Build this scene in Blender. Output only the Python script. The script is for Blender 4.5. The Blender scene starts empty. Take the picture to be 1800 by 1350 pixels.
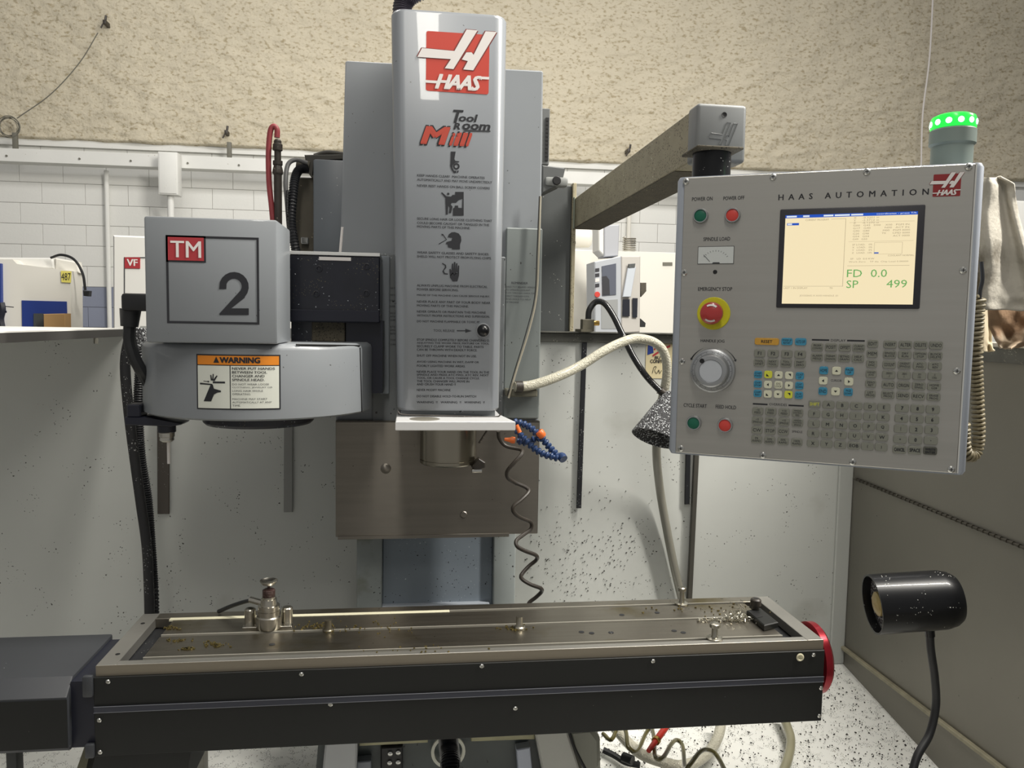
import bpy, bmesh, math, random
from mathutils import Vector, Matrix, noise
random.seed(7)
C = bpy.context.scene.collection
PI = math.pi
# ---------------- camera ----------------
YAW, PITCH, ROLL, FPX = 0.1265237, 0.0780612, 0.0169802, 1388.445
CAM = Vector((0.591888, -1.540722, 0.663716))
cf = Vector((math.sin(YAW)*math.cos(PITCH), math.cos(YAW)*math.cos(PITCH), -math.sin(PITCH)))
cr = Vector((math.cos(YAW), -math.sin(YAW), 0)); cu = cr.cross(cf)
cr, cu = cr*math.cos(ROLL)+cu*math.sin(ROLL), -cr*math.sin(ROLL)+cu*math.cos(ROLL)
cd = bpy.data.cameras.new('camera'); cam = bpy.data.objects.new('camera', cd); C.objects.link(cam)
cam.matrix_world = Matrix(((cr.x, cu.x, -cf.x, CAM.x), (cr.y, cu.y, -cf.y, CAM.y), (cr.z, cu.z, -cf.z, CAM.z), (0, 0, 0, 1)))
cd.sensor_width = 36; cd.sensor_fit = 'HORIZONTAL'; cd.lens = FPX/1800*36; cd.clip_start = 0.05; cd.clip_end = 100
bpy.context.scene.camera = cam
# ---------------- world, lamps, exposure ----------------
sc = bpy.context.scene
sc.view_settings.view_transform = 'Standard'; sc.view_settings.look = 'None'
sc.view_settings.gamma = 1; sc.view_settings.use_curve_mapping = False; sc.view_settings.exposure = 0.0
wd = bpy.data.worlds.new('world'); sc.world = wd; wd.use_nodes = True
wd.node_tree.nodes['Background'].inputs[0].default_value = (1, .985, .95, 1)
wd.node_tree.nodes['Background'].inputs[1].default_value = 0.29
def area(name, loc, tgt, sx, sy, power, col=(1, .96, .88)):
    l = bpy.data.lights.new(name, 'AREA'); l.shape = 'RECTANGLE'; l.size = sx; l.size_y = sy; l.energy = power; l.color = col
    o = bpy.data.objects.new(name, l); C.objects.link(o); o.location = loc
    o.rotation_euler = (Vector(tgt)-Vector(loc)).to_track_quat('-Z', 'Y').to_euler()
area('ceiling_light_right', (3.1, -.4, 3.9), (.4, .7, .2), .2, 3.6, 430)
area('ceiling_light_near', (.46, -2.4, 3.9), (.5, .6, 0), .35, 2.2, 60)
area('ceiling_light_over', (.6, 2.4, 4.1), (.6, 1.6, 0), 3.0, .4, 45)
area('ceiling_light_far', (1.5, 3.6, 4.4), (1.5, 6.2, 1.2), 8, .5, 118, (1, .975, .94))

# ---------------- helpers ----------------
def ray(px, py): return cf+cr*((px-900)/FPX)-cu*((py-675)/FPX)
def at(px, py, X=None, Y=None, Z=None):
    d = ray(px, py)
    t = (X-CAM.x)/d.x if X is not None else (Y-CAM.y)/d.y if Y is not None else (Z-CAM.z)/d.z
    return CAM+d*t
def s2l(c):
    c /= 255; return c/12.92 if c <= .04045 else ((c+.055)/1.055)**2.4
MATS = {}
def mat(name, col, rough=.5, metal=0, var=0, vs=6, dots=None, dots2=None, bump=0, bs=60, emit=0, brush=None, alpha=None, stain=None, spec=.5, coat=0, emitbase=.12):
    if name in MATS: return MATS[name]
    m = bpy.data.materials.new(name); m.use_nodes = True; nt = m.node_tree; N = nt.nodes; L = nt.links
    b = N['Principled BSDF']; rgb = tuple(s2l(c) for c in col)+(1,)
    b.inputs['Base Color'].default_value = rgb; b.inputs['Roughness'].default_value = rough; b.inputs['Metallic'].default_value = metal
    b.inputs['Specular IOR Level'].default_value = spec; b.inputs['Coat Weight'].default_value = coat
    tc = N.new('ShaderNodeTexCoord'); cur = None
    def mix(fac, cola, colb):
        x = N.new('ShaderNodeMix'); x.data_type = 'RGBA'
        L.new(fac, x.inputs[0])
        if cola is None: x.inputs[6].default_value = rgb
        else: L.new(cola, x.inputs[6])
        x.inputs[7].default_value = colb; return x.outputs[2]
    def ramp(src, a, bb):
        r = N.new('ShaderNodeMapRange'); r.inputs[1].default_value = a; r.inputs[2].default_value = bb; L.new(src, r.inputs[0]); return r.outputs[0]
    def nz(scale, detail=4, vec=None):
        n = N.new('ShaderNodeTexNoise'); n.inputs['Scale'].default_value = scale; n.inputs['Detail'].default_value = detail
        L.new(vec or tc.outputs['Object'], n.inputs['Vector']); return n.outputs[0]
    if var:
        cur = mix(ramp(nz(vs), .35, .75), cur, tuple(c*(1-var) for c in rgb[:3])+(1,))
    if brush:
        mp = N.new('ShaderNodeMapping'); mp.inputs['Scale'].default_value = brush; L.new(tc.outputs['Object'], mp.inputs[0])
        bn = nz(1, 3, mp.outputs[0])
        cur = mix(ramp(bn, .3, .8), cur, tuple(c*.86 for c in rgb[:3])+(1,))
        rr = N.new('ShaderNodeMapRange'); rr.inputs[3].default_value = rough*.8; rr.inputs[4].default_value = min(1, rough*1.35); L.new(bn, rr.inputs[0]); L.new(rr.outputs[0], b.inputs['Roughness'])
    if stain:   # (colour, scale, lo, hi)
        sv = None; ss_ = stain[1]
        if isinstance(ss_, tuple):
            smp = N.new('ShaderNodeMapping'); smp.inputs['Scale'].default_value = ss_; smp.inputs['Rotation'].default_value = (0, .25, 0); L.new(tc.outputs['Object'], smp.inputs[0]); sv = smp.outputs[0]; ss_ = 1
        cur = mix(ramp(nz(ss_, 6, sv), stain[2], stain[3]), cur, tuple(s2l(c) for c in stain[0])+(1,))
    for dt in (dots, dots2):
        if dt:      # (colour, scale, radius, patch-low, patch-high)
            v = N.new('ShaderNodeTexVoronoi'); v.inputs['Scale'].default_value = dt[1]
            dn = N.new('ShaderNodeTexNoise'); dn.inputs['Scale'].default_value = dt[1]*1.3; dn.inputs['Detail'].default_value = 2; L.new(tc.outputs['Object'], dn.inputs['Vector'])
            dm = N.new('ShaderNodeVectorMath'); dm.operation = 'MULTIPLY_ADD'; dm.inputs[1].default_value = (1.1/dt[1],)*3; L.new(dn.outputs['Color'], dm.inputs[0]); L.new(tc.outputs['Object'], dm.inputs[2]); L.new(dm.outputs[0], v.inputs['Vector'])
            w = N.new('ShaderNodeMath'); w.operation = 'LESS_THAN'; w.inputs[1].default_value = dt[2]; L.new(v.outputs['Distance'], w.inputs[0])
            w2 = N.new('ShaderNodeMath'); w2.operation = 'MULTIPLY'; L.new(w.outputs[0], w2.inputs[0]); L.new(ramp(nz(dt[1]*.13, 3), dt[3], dt[4]), w2.inputs[1])
            w3 = N.new('ShaderNodeMath'); w3.operation = 'GREATER_THAN'; w3.inputs[1].default_value = .5; L.new(w2.outputs[0], w3.inputs[0])
            cur = mix(w3.outputs[0], cur, tuple(s2l(c) for c in dt[0])+(1,))
    if cur is not None: L.new(cur, b.inputs['Base Color'])
    if bump:
        bp = N.new('ShaderNodeBump'); bp.inputs['Strength'].default_value = bump; bp.inputs['Distance'].default_value = .01
        L.new(nz(bs, 8), bp.inputs['Height']); L.new(bp.outputs[0], b.inputs['Normal'])
    if emit:
        b.inputs['Base Color'].default_value = tuple(c*emitbase for c in rgb[:3])+(1,)
        b.inputs['Emission Color'].default_value = rgb; b.inputs['Emission Strength'].default_value = emit
    if alpha is not None: b.inputs['Transmission Weight'].default_value = alpha
    MATS[name] = m; return m

class B:
    """collects shapes in one bmesh"""
    def __init__(s): s.bm = bmesh.new()
    def _bev(s, geom, w, seg=2):
        if w > 0: bmesh.ops.bevel(s.bm, geom=geom, offset=w, segments=seg, affect='EDGES', profile=.5, clamp_overlap=True)
    def box(s, x0, x1, y0, y1, z0, z1, bev=0, seg=2, M=None):
        return s.hexa([(x0, y0, z0), (x1, y0, z0), (x1, y1, z0), (x0, y1, z0), (x0, y0, z1), (x1, y0, z1), (x1, y1, z1), (x0, y1, z1)], bev, seg, M)
    def hexa(s, P, bev=0, seg=2, M=None):
        v = [s.bm.verts.new(M @ Vector(p) if M else Vector(p)) for p in P]
        F = [s.bm.faces.new([v[i] for i in f]) for f in ((3, 2, 1, 0), (4, 5, 6, 7), (0, 1, 5, 4), (1, 2, 6, 5), (2, 3, 7, 6), (3, 0, 4, 7))]
        if bev: s._bev(list({e for f in F for e in f.edges}), bev, seg)
        return s
    def prism(s, pts, d, bev=0, seg=2):
        """pts: 3d outline, d: extrusion vector"""
        pts = [Vector(p) for p in pts]; d = Vector(d)
        a = [s.bm.verts.new(p) for p in pts]; b = [s.bm.verts.new(p+d) for p in pts]; n = len(pts)
        nrm = Vector((0, 0, 0))
        for i in range(n): nrm += pts[i].cross(pts[(i+1) % n])
        flip = nrm.dot(d) > 0
        F = []
        A = list(reversed(a)) if flip else a; Bv = b if flip else list(reversed(b))
        F.append(s.bm.faces.new(A)); F.append(s.bm.faces.new(Bv))
        for i in range(n):
            q = [a[i], a[(i+1) % n], b[(i+1) % n], b[i]]
            F.append(s.bm.faces.new(q if flip else list(reversed(q))))
        if bev: s._bev(list({e for f in F[:2] for e in f.edges}), bev, seg)
        return s
    def lathe(s, p0, axis, prof, n=24, caps=True):
        """prof: (distance along axis, radius)"""
        ax = Vector(axis).normalized(); p0 = Vector(p0); a = ax.orthogonal().normalized(); b = ax.cross(a); R = []
        for (t, r) in prof:
            R.append([s.bm.verts.new(p0+ax*t+(a*math.cos(2*PI*i/n)+b*math.sin(2*PI*i/n))*max(r, 1e-5)) for i in range(n)])
        for k in range(len(R)-1):
            for i in range(n): s.bm.faces.new((R[k][i], R[k][(i+1) % n], R[k+1][(i+1) % n], R[k+1][i]))
        if caps: s.bm.faces.new(list(reversed(R[0]))); s.bm.faces.new(R[-1])
        return s
    def cyl(s, p0, p1, r0, r1=None, n=24, ch=0):
        p0 = Vector(p0); p1 = Vector(p1); L_ = (p1-p0).length; r1 = r0 if r1 is None else r1
        pr = [(0, r0), (L_, r1)] if not ch else [(0, r0-ch), (ch, r0), (L_-ch, r1), (L_, r1-ch)]
        return s.lathe(p0, p1-p0, pr, n)
    def tube(s, pts, r, n=10, sm=6, rib=0, per=.01, closed_ends=True):
        pts = [Vector(p) for p in pts]
        if sm > 1 and len(pts) > 2:
            q = []; e = [pts[0]*2-pts[1]]+pts+[pts[-1]*2-pts[-2]]
            for i in range(1, len(e)-2):
                for k in range(sm):
                    t = k/sm; a, b, c, d = e[i-1], e[i], e[i+1], e[i+2]
                    q.append(.5*((2*b)+(c-a)*t+(2*a-5*b+4*c-d)*t*t+(3*b-a-3*c+d)*t**3))
            q.append(pts[-1]); pts = q
        if rib:
            q = []; acc = 0
            for i in range(len(pts)-1):
                L_ = (pts[i+1]-pts[i]).length; m = max(1, int(L_/(per/2)+.5))
                for k in range(m): q.append(pts[i].lerp(pts[i+1], k/m))
            q.append(pts[-1]); pts = q
        ref = None; rings = []
        for i, p in enumerate(pts):
            t = (pts[min(i+1, len(pts)-1)]-pts[max(i-1, 0)]).normalized()
            if ref is None: ref = t.orthogonal().normalized()
            else:
                ref = ref-t*ref.dot(t); ref = ref.normalized() if ref.length > 1e-6 else t.orthogonal().normalized()
            b = t.cross(ref); rr = r[i*len(r)//len(pts)] if isinstance(r, (list, tuple)) else r
            if rib: rr = rr*(1-rib*(i % 2))
            rings.append([s.bm.verts.new(p+(ref*math.cos(2*PI*k/n)+b*math.sin(2*PI*k/n))*rr) for k in range(n)])
        for i in range(len(rings)-1):
            for k in range(n): s.bm.faces.new((rings[i][k], rings[i][(k+1) % n], rings[i+1][(k+1) % n], rings[i+1][k]))
        s.bm.faces.new(list(reversed(rings[0]))); s.bm.faces.new(rings[-1])
        return s
    def poly(s, pts):
        s.bm.faces.new([s.bm.verts.new(Vector(p)) for p in pts]); return s
    def mesh(s, name='m', smooth=35, tri=False):
        bm = s.bm; bmesh.ops.recalc_face_normals(bm, faces=bm.faces)
        if tri: bmesh.ops.triangulate(bm, faces=bm.faces)
        me = bpy.data.meshes.new(name); bm.to_mesh(me); bm.free()
        if smooth:
            for p in me.polygons: p.use_smooth = True
            try: me.set_sharp_from_angle(angle=math.radians(smooth))
            except Exception: pass
        return me
WM = {}
def wm(o): return WM.get(o.name, Matrix.Identity(4)) if o else Matrix.Identity(4)
def tag(o, label=None, cat=None, group=None, kind=None):
    if label: o['label'] = label
    if cat: o['category'] = cat
    if group: o['group'] = group
    if kind: o['kind'] = kind
    return o
def thing(name, label, cat, loc=(0, 0, 0), rotz=0, group=None, kind=None):
    o = bpy.data.objects.new(name, None); C.objects.link(o); o.empty_display_size = .05
    o.location = loc; o.rotation_euler = (0, 0, rotz); WM[o.name] = Matrix.Translation(loc) @ Matrix.Rotation(rotz, 4, 'Z')
    return tag(o, label, cat, group, kind)
def part(name, b, m, parent=None, local=False, smooth=35, label=None, kind=None, tri=False):
    me = b.mesh(name, smooth, tri) if isinstance(b, B) else b
    o = bpy.data.objects.new(name, me); C.objects.link(o)
    if m and not me.materials: me.materials.append(m)
    if parent:
        o.parent = parent; M = wm(parent)
        if not local: me.transform(M.inverted())
        WM[o.name] = M
    return tag(o, label, kind=kind)
def inst(name, me, parent, loc, rot=None, label=None):
    """copy sharing mesh data, loc in the parent's own frame"""
    o = bpy.data.objects.new(name, me); C.objects.link(o); o.location = loc
    if rot: o.rotation_euler = rot
    if parent: o.parent = parent; WM[o.name] = wm(parent) @ Matrix.Translation(loc)
    if label: o['label'] = label
    return o
def solo(name, b, m, label, cat, group=None, base=None, smooth=35, kind=None):
    """single mesh thing; origin moved to base"""
    me = b.mesh(name, smooth); o = bpy.data.objects.new(name, me); C.objects.link(o); me.materials.append(m)
    if base is None:
        n = len(me.vertices); base = sum((v.co for v in me.vertices), Vector())/n
    me.transform(Matrix.Translation(-Vector(base))); o.location = base
    WM[o.name] = Matrix.Translation(base)
    return tag(o, label, cat, group, kind)
TC = {}
def glyph(s, bold=0, res=2, space=1.0, word=1.0):
    k = (s, res, space, word)
    if k in TC: return TC[k]
    cv = bpy.data.curves.new('t', 'FONT'); cv.body = s; cv.size = 1; cv.resolution_u = res; cv.offset = 0
    cv.space_character = space; cv.space_word = word; cv.space_line = .95; cv.align_x = 'CENTER' if '\n' in s else 'LEFT'
    ob = bpy.data.objects.new('t', cv); me = bpy.data.meshes.new_from_object(ob)
    V = [(v.co.x, v.co.y) for v in me.vertices]; F = [tuple(p.vertices) for p in me.polygons]
    bpy.data.objects.remove(ob); bpy.data.curves.remove(cv); bpy.data.meshes.remove(me)
    TC[k] = (V, F); return TC[k]
def text_into(b, s, x0, x1, z0, z1, fn, bold=0, shear=0, space=1.0, word=1.0, res=2):
    """writes s into the rectangle x0..x1, z0..z1 of a surface; fn(x,z)->3d; x1 None keeps the aspect"""
    V, F = glyph(s, bold, res, space, word)
    if not V: return b
    xs = [v[0]-0 for v in V]; zs = [v[1] for v in V]; a, c, d, e = min(xs), max(xs), min(zs), max(zs)
    kz = (z1-z0)/(e-d); kx = kz if x1 is None else (x1-x0-abs(shear)*(z1-z0))/(c-a)
    st = [(0, 0)] if bold < .012 else [(-1, -.6), (1, -.6), (-1, .6), (1, .6)] if bold >= .03 else [(-1, 0), (1, 0)]
    kx *= 1-2*bold/(c-a) if len(st) > 1 else 1
    e_ = 1e-3; p_ = fn(x0, z0); nn = (Vector(fn(x0+e_, z0))-Vector(p_)).cross(Vector(fn(x0, z0+e_))-Vector(p_)).normalized()
    for si, (ox, oz) in enumerate(st):
        ox = (ox+1)*bold*kx if len(st) > 1 else 0; oz = oz*bold*kz*(.8 if len(st) > 2 else 0)
        vs = [b.bm.verts.new(Vector(fn(x0+(x-a)*kx+ox+shear*(z-d)*kz, z0+(z-d)*kz+oz))+nn*(si*7e-5)) for x, z in V]
        for f in F:
            try: b.bm.faces.new([vs[i] for i in f])
            except ValueError: pass
    return b

# ---------------- materials ----------------
M_foam = mat('spray_foam', (205, 196, 175), .95, var=.08, vs=1.2, stain=((166, 154, 128), (24, 24, 40), .52, .68), bump=.9, bs=40, spec=.1)
M_block = mat('white_painted_block', (226, 226, 222), .75, var=.05, vs=2, bump=.15, bs=40)
M_blockblue = mat('blue_grey_painted_block', (136, 142, 160), .7, var=.06, vs=2, bump=.15, bs=40)
M_mortar = mat('painted_mortar', (214, 213, 208), .9)
M_white = mat('white_painted_steel', (228, 228, 224), .55, var=.05, vs=4, dots=((150, 140, 120), 40, .12, .5, .7))
M_concrete = mat('grey_concrete', (120, 118, 112), .9, var=.2, vs=2)
M_encl = mat('pale_grey_enclosure_paint', (189, 191, 187), .42, var=.07, vs=2.5, stain=((140, 138, 128), 3.2, .62, .9), dots=((52, 50, 45), 95, .16, .5, .62), coat=.15)
M_enclL = mat('clean_enclosure_paint', (185, 186, 182), .45, var=.07, vs=2.5, dots=((90, 88, 82), 40, .08, .55, .7), coat=.1)
M_pan = mat('white_pan_paint', (232, 232, 227), .45, stain=((160, 148, 84), 7, .66, .8), dots=((62, 60, 54), 330, .32, .48, .58), dots2=((104, 98, 74), 150, .22, .56, .66))
M_rail = mat('dirty_rail', (96, 96, 90), .6, var=.3, vs=30, dots=((190, 186, 170), 220, .2, .5, .6))
M_railD = mat('dark_rail_paint', (58, 56, 54), .6, var=.15, vs=8)  # the shelf lip's own dark paint
M_stain = mat('brushed_stainless', (134, 129, 121), .36, 1, brush=(1.5, 60, 60), dots=((60, 55, 48), 60, .08, .55, .65))
bs_ = M_stain.node_tree; tg = bs_.nodes.new('ShaderNodeTangent'); tg.direction_type = 'RADIAL'; tg.axis = 'Z'; bs_.links.new(tg.outputs[0], bs_.nodes['Principled BSDF'].inputs['Tangent']); bs_.nodes['Principled BSDF'].inputs['Anisotropic'].default_value = .8; bs_.nodes['Principled BSDF'].inputs['Anisotropic Rotation'].default_value = .25
M_door = mat('grey_stainless_door', (132, 129, 121), .46, .6, var=.15, vs=2, dots=((40, 38, 34), 30, .05, .5, .6))
M_grey = mat('machine_grey_paint', (131, 135, 139), .38, var=.04, vs=3, dots=((60, 60, 58), 45, .07, .52, .62), coat=.25)
M_greyhead = mat('head_grey_paint', (131, 135, 140), .32, var=.03, vs=3, dots=((70, 70, 68), 40, .05, .52, .62), coat=.4)
M_greydirt = mat('speckled_grey_paint', (118, 122, 124), .42, var=.15, vs=8, dots=((40, 40, 38), 70, .17, .46, .56), dots2=((205, 208, 208), 90, .1, .5, .6))
M_cast = mat('casting_grey_paint', (142, 148, 147), .45, var=.2, vs=6, stain=((92, 92, 66), 7, .58, .75), dots=((35, 35, 33), 80, .15, .46, .56))
M_castblue = mat('blue_grey_cover_paint', (128, 138, 148), .35, var=.2, vs=5, dots=((28, 30, 34), 90, .14, .45, .55), dots2=((205, 212, 216), 110, .09, .5, .6))
M_darkbox = mat('dark_grey_cabinet', (76, 79, 79), .5, var=.15, vs=10, dots=((215, 214, 205), 110, .1, .5, .62))
M_brownbox = mat('dark_cabinet_side', (78, 73, 62), .7, var=.2, vs=20, dots=((190, 180, 150), 160, .14, .48, .6))
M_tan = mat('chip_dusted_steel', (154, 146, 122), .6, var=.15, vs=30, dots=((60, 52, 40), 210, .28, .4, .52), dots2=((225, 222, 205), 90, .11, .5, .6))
M_tandark = mat('dark_speckled_steel', (84, 78, 64), .8, var=.2, vs=30, dots=((30, 27, 24), 240, .3, .38, .5), dots2=((200, 190, 160), 160, .12, .5, .6))
M_navy = mat('blue_black_steel', (27, 29, 40), .34, var=.3, vs=20, dots=((190, 194, 200), 120, .13, .48, .6), dots2=((90, 84, 66), 190, .2, .5, .6), coat=.2)
M_navyplain = mat('blue_black_paint', (26, 28, 40), .35)
M_black = mat('black_plastic', (30, 31, 33), .45, dots=((120, 122, 124), 120, .1, .55, .66))
M_blackplain = mat('plain_black', (18, 18, 19), .5)
M_apron = mat('black_apron_paint', (25, 26, 25), .5, var=.2, vs=3, dots=((90, 90, 86), 40, .05, .6, .7), spec=.35)
M_groove = mat('dark_blue_grey_strip', (52, 54, 64), .35)
M_motor = mat('charcoal_motor_cover', (52, 54, 58), .5, var=.1, vs=4, dots=((205, 205, 205), 45, .06, .6, .7))
M_steel = mat('ground_table_steel', (156, 150, 139), .32, 1, brush=(2, 70, 70), stain=((116, 104, 66), 6, .55, .72), dots=((52, 46, 28), 60, .13, .52, .62))
M_steelrim = mat('machined_rim_steel', (150, 142, 128), .42, .8, brush=(2, 90, 90))
M_rimtop = mat('bright_rim_steel', (158, 156, 150), .42, .75, var=.1, vs=12)
M_trough = mat('dark_trough', (40, 41, 44), .5, .3, var=.2, vs=40, dots=((180, 180, 170), 200, .15, .5, .62))
M_chrome = mat('turned_steel', (196, 192, 182), .22, 1, brush=(60, 60, 260))
M_bright = mat('bright_screw', (200, 200, 196), .25, 1)
M_nose = mat('ground_spindle_steel', (160, 154, 140), .24, 1, brush=(30, 30, 2))
M_plate = mat('white_head_plate', (212, 212, 212), .35, var=.05, stain=((150, 140, 110), 14, .66, .8))
M_red = mat('red_anodised', (150, 32, 44), .28, .55)
M_logored = mat('logo_red', (192, 66, 52), .45)
M_logored2 = mat('logo_dark_red', (140, 38, 40), .4)
M_tmred = mat('sign_red', (166, 50, 56), .5)
M_print = mat('black_print', (32, 33, 38), .5)
M_printsoft = mat('small_print', (52, 54, 58), .5)
M_wprint = mat('white_print', (224, 219, 216), .5)
M_orange = mat('warning_orange', (222, 134, 34), .5)
M_lblwhite = mat('label_white', (214, 216, 206), .5)
M_pface = mat('brushed_faceplate', (188, 186, 180), .4, .85, brush=(1.5, 1, 60))
M_phouse = mat('pendant_housing_paint', (158, 164, 174), .42, coat=.15)
M_key = mat('grey_key', (128, 129, 119), .45)
M_keyblue = mat('blue_key', (62, 140, 172), .4)
M_keywhite = mat('white_key', (214, 214, 190), .4)
M_keyyel = mat('yellow_key', (212, 214, 70), .4)
M_keyor = mat('amber_key', (198, 150, 58), .4)
M_green = mat('green_push_button', (22, 98, 76), .3)
M_redbtn = mat('red_push_button', (206, 70, 62), .35)
M_estop = mat('dark_red_mushroom', (172, 52, 50), .28, coat=.4)
M_yellow = mat('yellow_ring', (206, 200, 34), .45)
M_bezel = mat('dark_bezel', (46, 46, 52), .45)
M_screen = mat('lit_cream_screen', (246, 229, 188), .3, emit=.92)
M_scrblue = mat('screen_blue', (30, 82, 190), .3, emit=.9)
M_scrwhite = mat('screen_white', (226, 236, 246), .3, emit=.9)
M_scrgrey = mat('screen_grey_text', (176, 160, 130), .4, emit=.8)
M_scrgreen = mat('screen_green_text', (112, 178, 98), .4, emit=.85)
M_alu = mat('knurled_aluminium', (176, 178, 180), .35, .8, brush=(40, 40, 40))
M_alu2 = mat('satin_aluminium', (168, 170, 178), .4, .7)
M_bgreen = mat('green_beacon_lens', (40, 235, 80), .25, emit=1.1)
M_led = mat('led_glow', (170, 255, 200), .3, emit=4.5)
M_beacon = mat('grey_green_beacon_body', (122, 134, 128), .45)
M_cloth = mat('soiled_white_cloth', (184, 179, 168), .9, var=.15, vs=6, stain=((88, 80, 66), 9, .54, .7), bump=.3, bs=60, spec=.1)
M_clothb = mat('brown_stained_cloth', (150, 124, 100), .9, var=.2, vs=10, stain=((196, 184, 164), 7, .55, .7), bump=.3, bs=60, spec=.1)
M_hose = mat('braided_clear_hose', (198, 194, 176), .35, var=.1, vs=14, bump=.6, bs=220, coat=.3)
M_hosewall = mat('hazy_clear_hose', (128, 126, 116), .35, var=.1, vs=10, coat=.3)
M_hosered = mat('red_hose', (146, 60, 64), .5)
M_olive = mat('olive_tubing', (92, 86, 48), .3, var=.25, vs=14, coat=.4)
M_dirtyblack = mat('oily_black_coil', (56, 50, 44), .45, var=.4, vs=40, dots=((160, 150, 132), 160, .13, .5, .62))
M_cond = mat('black_corrugated', (26, 27, 31), .42, dots=((170, 172, 172), 170, .16, .48, .6))
M_lamp = mat('gloss_black_lamp', (10, 11, 14), .34, dots=((205, 206, 200), 160, .14, .5, .6), coat=.15, spec=.3)
M_chipped = mat('chip_covered_lamp', (70, 70, 72), .45, .4, dots=((205, 208, 210), 190, .36, .3, .42), dots2=((24, 24, 24), 230, .3, .3, .45), bump=1, bs=200)
M_chip = mat('metal_chips', (190, 186, 172), .3, 1)
M_chipdark = mat('dark_chips', (52, 50, 46), .4, .6)
M_lbulb = mat('yellowed_lamp_glass', (170, 150, 96), .4, bump=.5, bs=80)
M_lblue = mat('blue_coolant_segment', (34, 58, 100), .38)
M_lorange = mat('orange_coolant_fitting', (226, 112, 50), .4)
M_coil = mat('tan_coil_cord', (126, 116, 90), .5, var=.25, vs=20)
M_white2 = mat('machine_white_paint', (226, 225, 220), .5)
M_whiteW = mat('machine_cream_paint', (228, 225, 216), .5)
M_blue = mat('royal_blue_panel', (34, 58, 132), .45)
M_cardb = mat('cardboard', (176, 140, 92), .8)
M_ytag = mat('yellow_tag', (228, 216, 110), .6)
M_glass = mat('dark_screen_glass', (96, 100, 112), .2)
M_bpend = mat('far_pendant_grey', (178, 182, 188), .5)
M_copper = mat('brass', (196, 160, 90), .3, 1)
M_redfit = mat('red_air_fitting', (186, 52, 40), .35)
M_castmott = mat('mottled_cast_iron', (130, 130, 120), .6, stain=((200, 200, 188), 18, .5, .62))
M_bolt = mat('oily_bolt_steel', (176, 172, 160), .28, 1)
M_wire = mat('grey_wire', (110, 108, 98), .6)

# =====================================================================
# SETTING
# =====================================================================
FY = 6.8       # far wall
floor = part('floor', B().box(-9, 12, -4, FY+.3, -1.05, -.95), M_concrete, smooth=0); tag(floor, kind='structure')
zf = at(900, 283, Y=FY).z      # lower edge of the foam
wall = tag(bpy.data.objects.new('wall_back', B().box(-9, 12, FY, FY+.2, -.95, 6.5).mesh('wall_back', 0)), kind='structure'); C.objects.link(wall); wall.data.materials.append(M_mortar)
# blocks: 0.4 x 0.2
zline = at(170, 500, Y=FY).z
for nm, mm in (('block', M_block),):
    bw = B().box(-.1985, .1985, -.012, .0, -.0985, .0985, .003, 1).mesh('block', 0); bw.materials.append(M_block)
    bb = B().box(-.1985, .1985, -.012, .0, -.0985, .0985, .003, 1).mesh('block', 0); bb.materials.append(M_blockblue)
xr = [(at(-20, 400, Y=FY).x, at(500, 400, Y=FY).x), (at(985, 400, Y=FY).x, at(1200, 400, Y=FY).x), (at(1735, 400, Y=FY).x, at(1830, 400, Y=FY).x)]
row = 0; z = zf-.1
while z > at(100, 600, Y=FY).z:
    x = math.floor(xr[0][0]/.4)*.4+(.2 if row % 2 else 0)
    while x < xr[2][1]+.3:
        if any(a-.2 < x < b+.2 for a, b in xr):
            inst('block', bw if z > zline else bb, wall, (x, FY, z))
        x += .4
    z -= .2; row += 1
# lower strip of the far wall left of the blocks stays painted mortar
b = B()
nx, nz_ = 420, 150; x0, x1 = at(-120, 200, Y=FY).x-.6, at(1900, 200, Y=FY).x+.8; z1 = 4.6
V = []
for j in range(nz_+1):
    for i in range(nx+1):
        x = x0+(x1-x0)*i/nx; z = zf+(z1-zf)*j/nz_
        p = Vector((x*5.5, 0, z*9)); h = noise.fractal(p, 1.0, 2.2, 4)*.016+noise.fractal(Vector((x*1.3, 3, z*1.3)), 1, 2, 3)*.03
        p2 = Vector((x*11, 5, z*20)); h += max(0, noise.noise(p2))*.02
        V.append(b.bm.verts.new((x, FY-.09-h-(0 if j else -.05), z+(0 if j else .02*noise.noise(Vector((x*4, 1, 1)))))))
for j in range(nz_):
    for i in range(nx):
        k = j*(nx+1)+i; b.bm.faces.new((V[k], V[k+1], V[k+nx+2], V[k+nx+1]))
foam = part('foam_insulation', b, M_foam, wall, local=True, smooth=180)
part('foam_ledge', B().box(x0, x1, FY-.05, FY, zf-.055, zf+.02), M_white, wall, local=True)
# steel beam along the wall
zb1 = at(0, 260, Y=FY-.25).z; zb0 = at(0, 283, Y=FY-.25).z
t1 = tag(part('trim_1', B().box(x0, x1, FY-.25, FY-.24, zb0, zb1, .003, 1).box(x0, x1, FY-.24, FY-.1, zb0, zb0+.012), M_white), kind='structure')
for px in (12, 140, 230, 330, 420):
    q = at(px, 272, Y=FY-.25)
    part('bolt', B().cyl((q.x, FY-.25, zb0+.05), (q.x, FY-.262, zb0+.05), .009, n=8), M_wire, t1)
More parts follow.
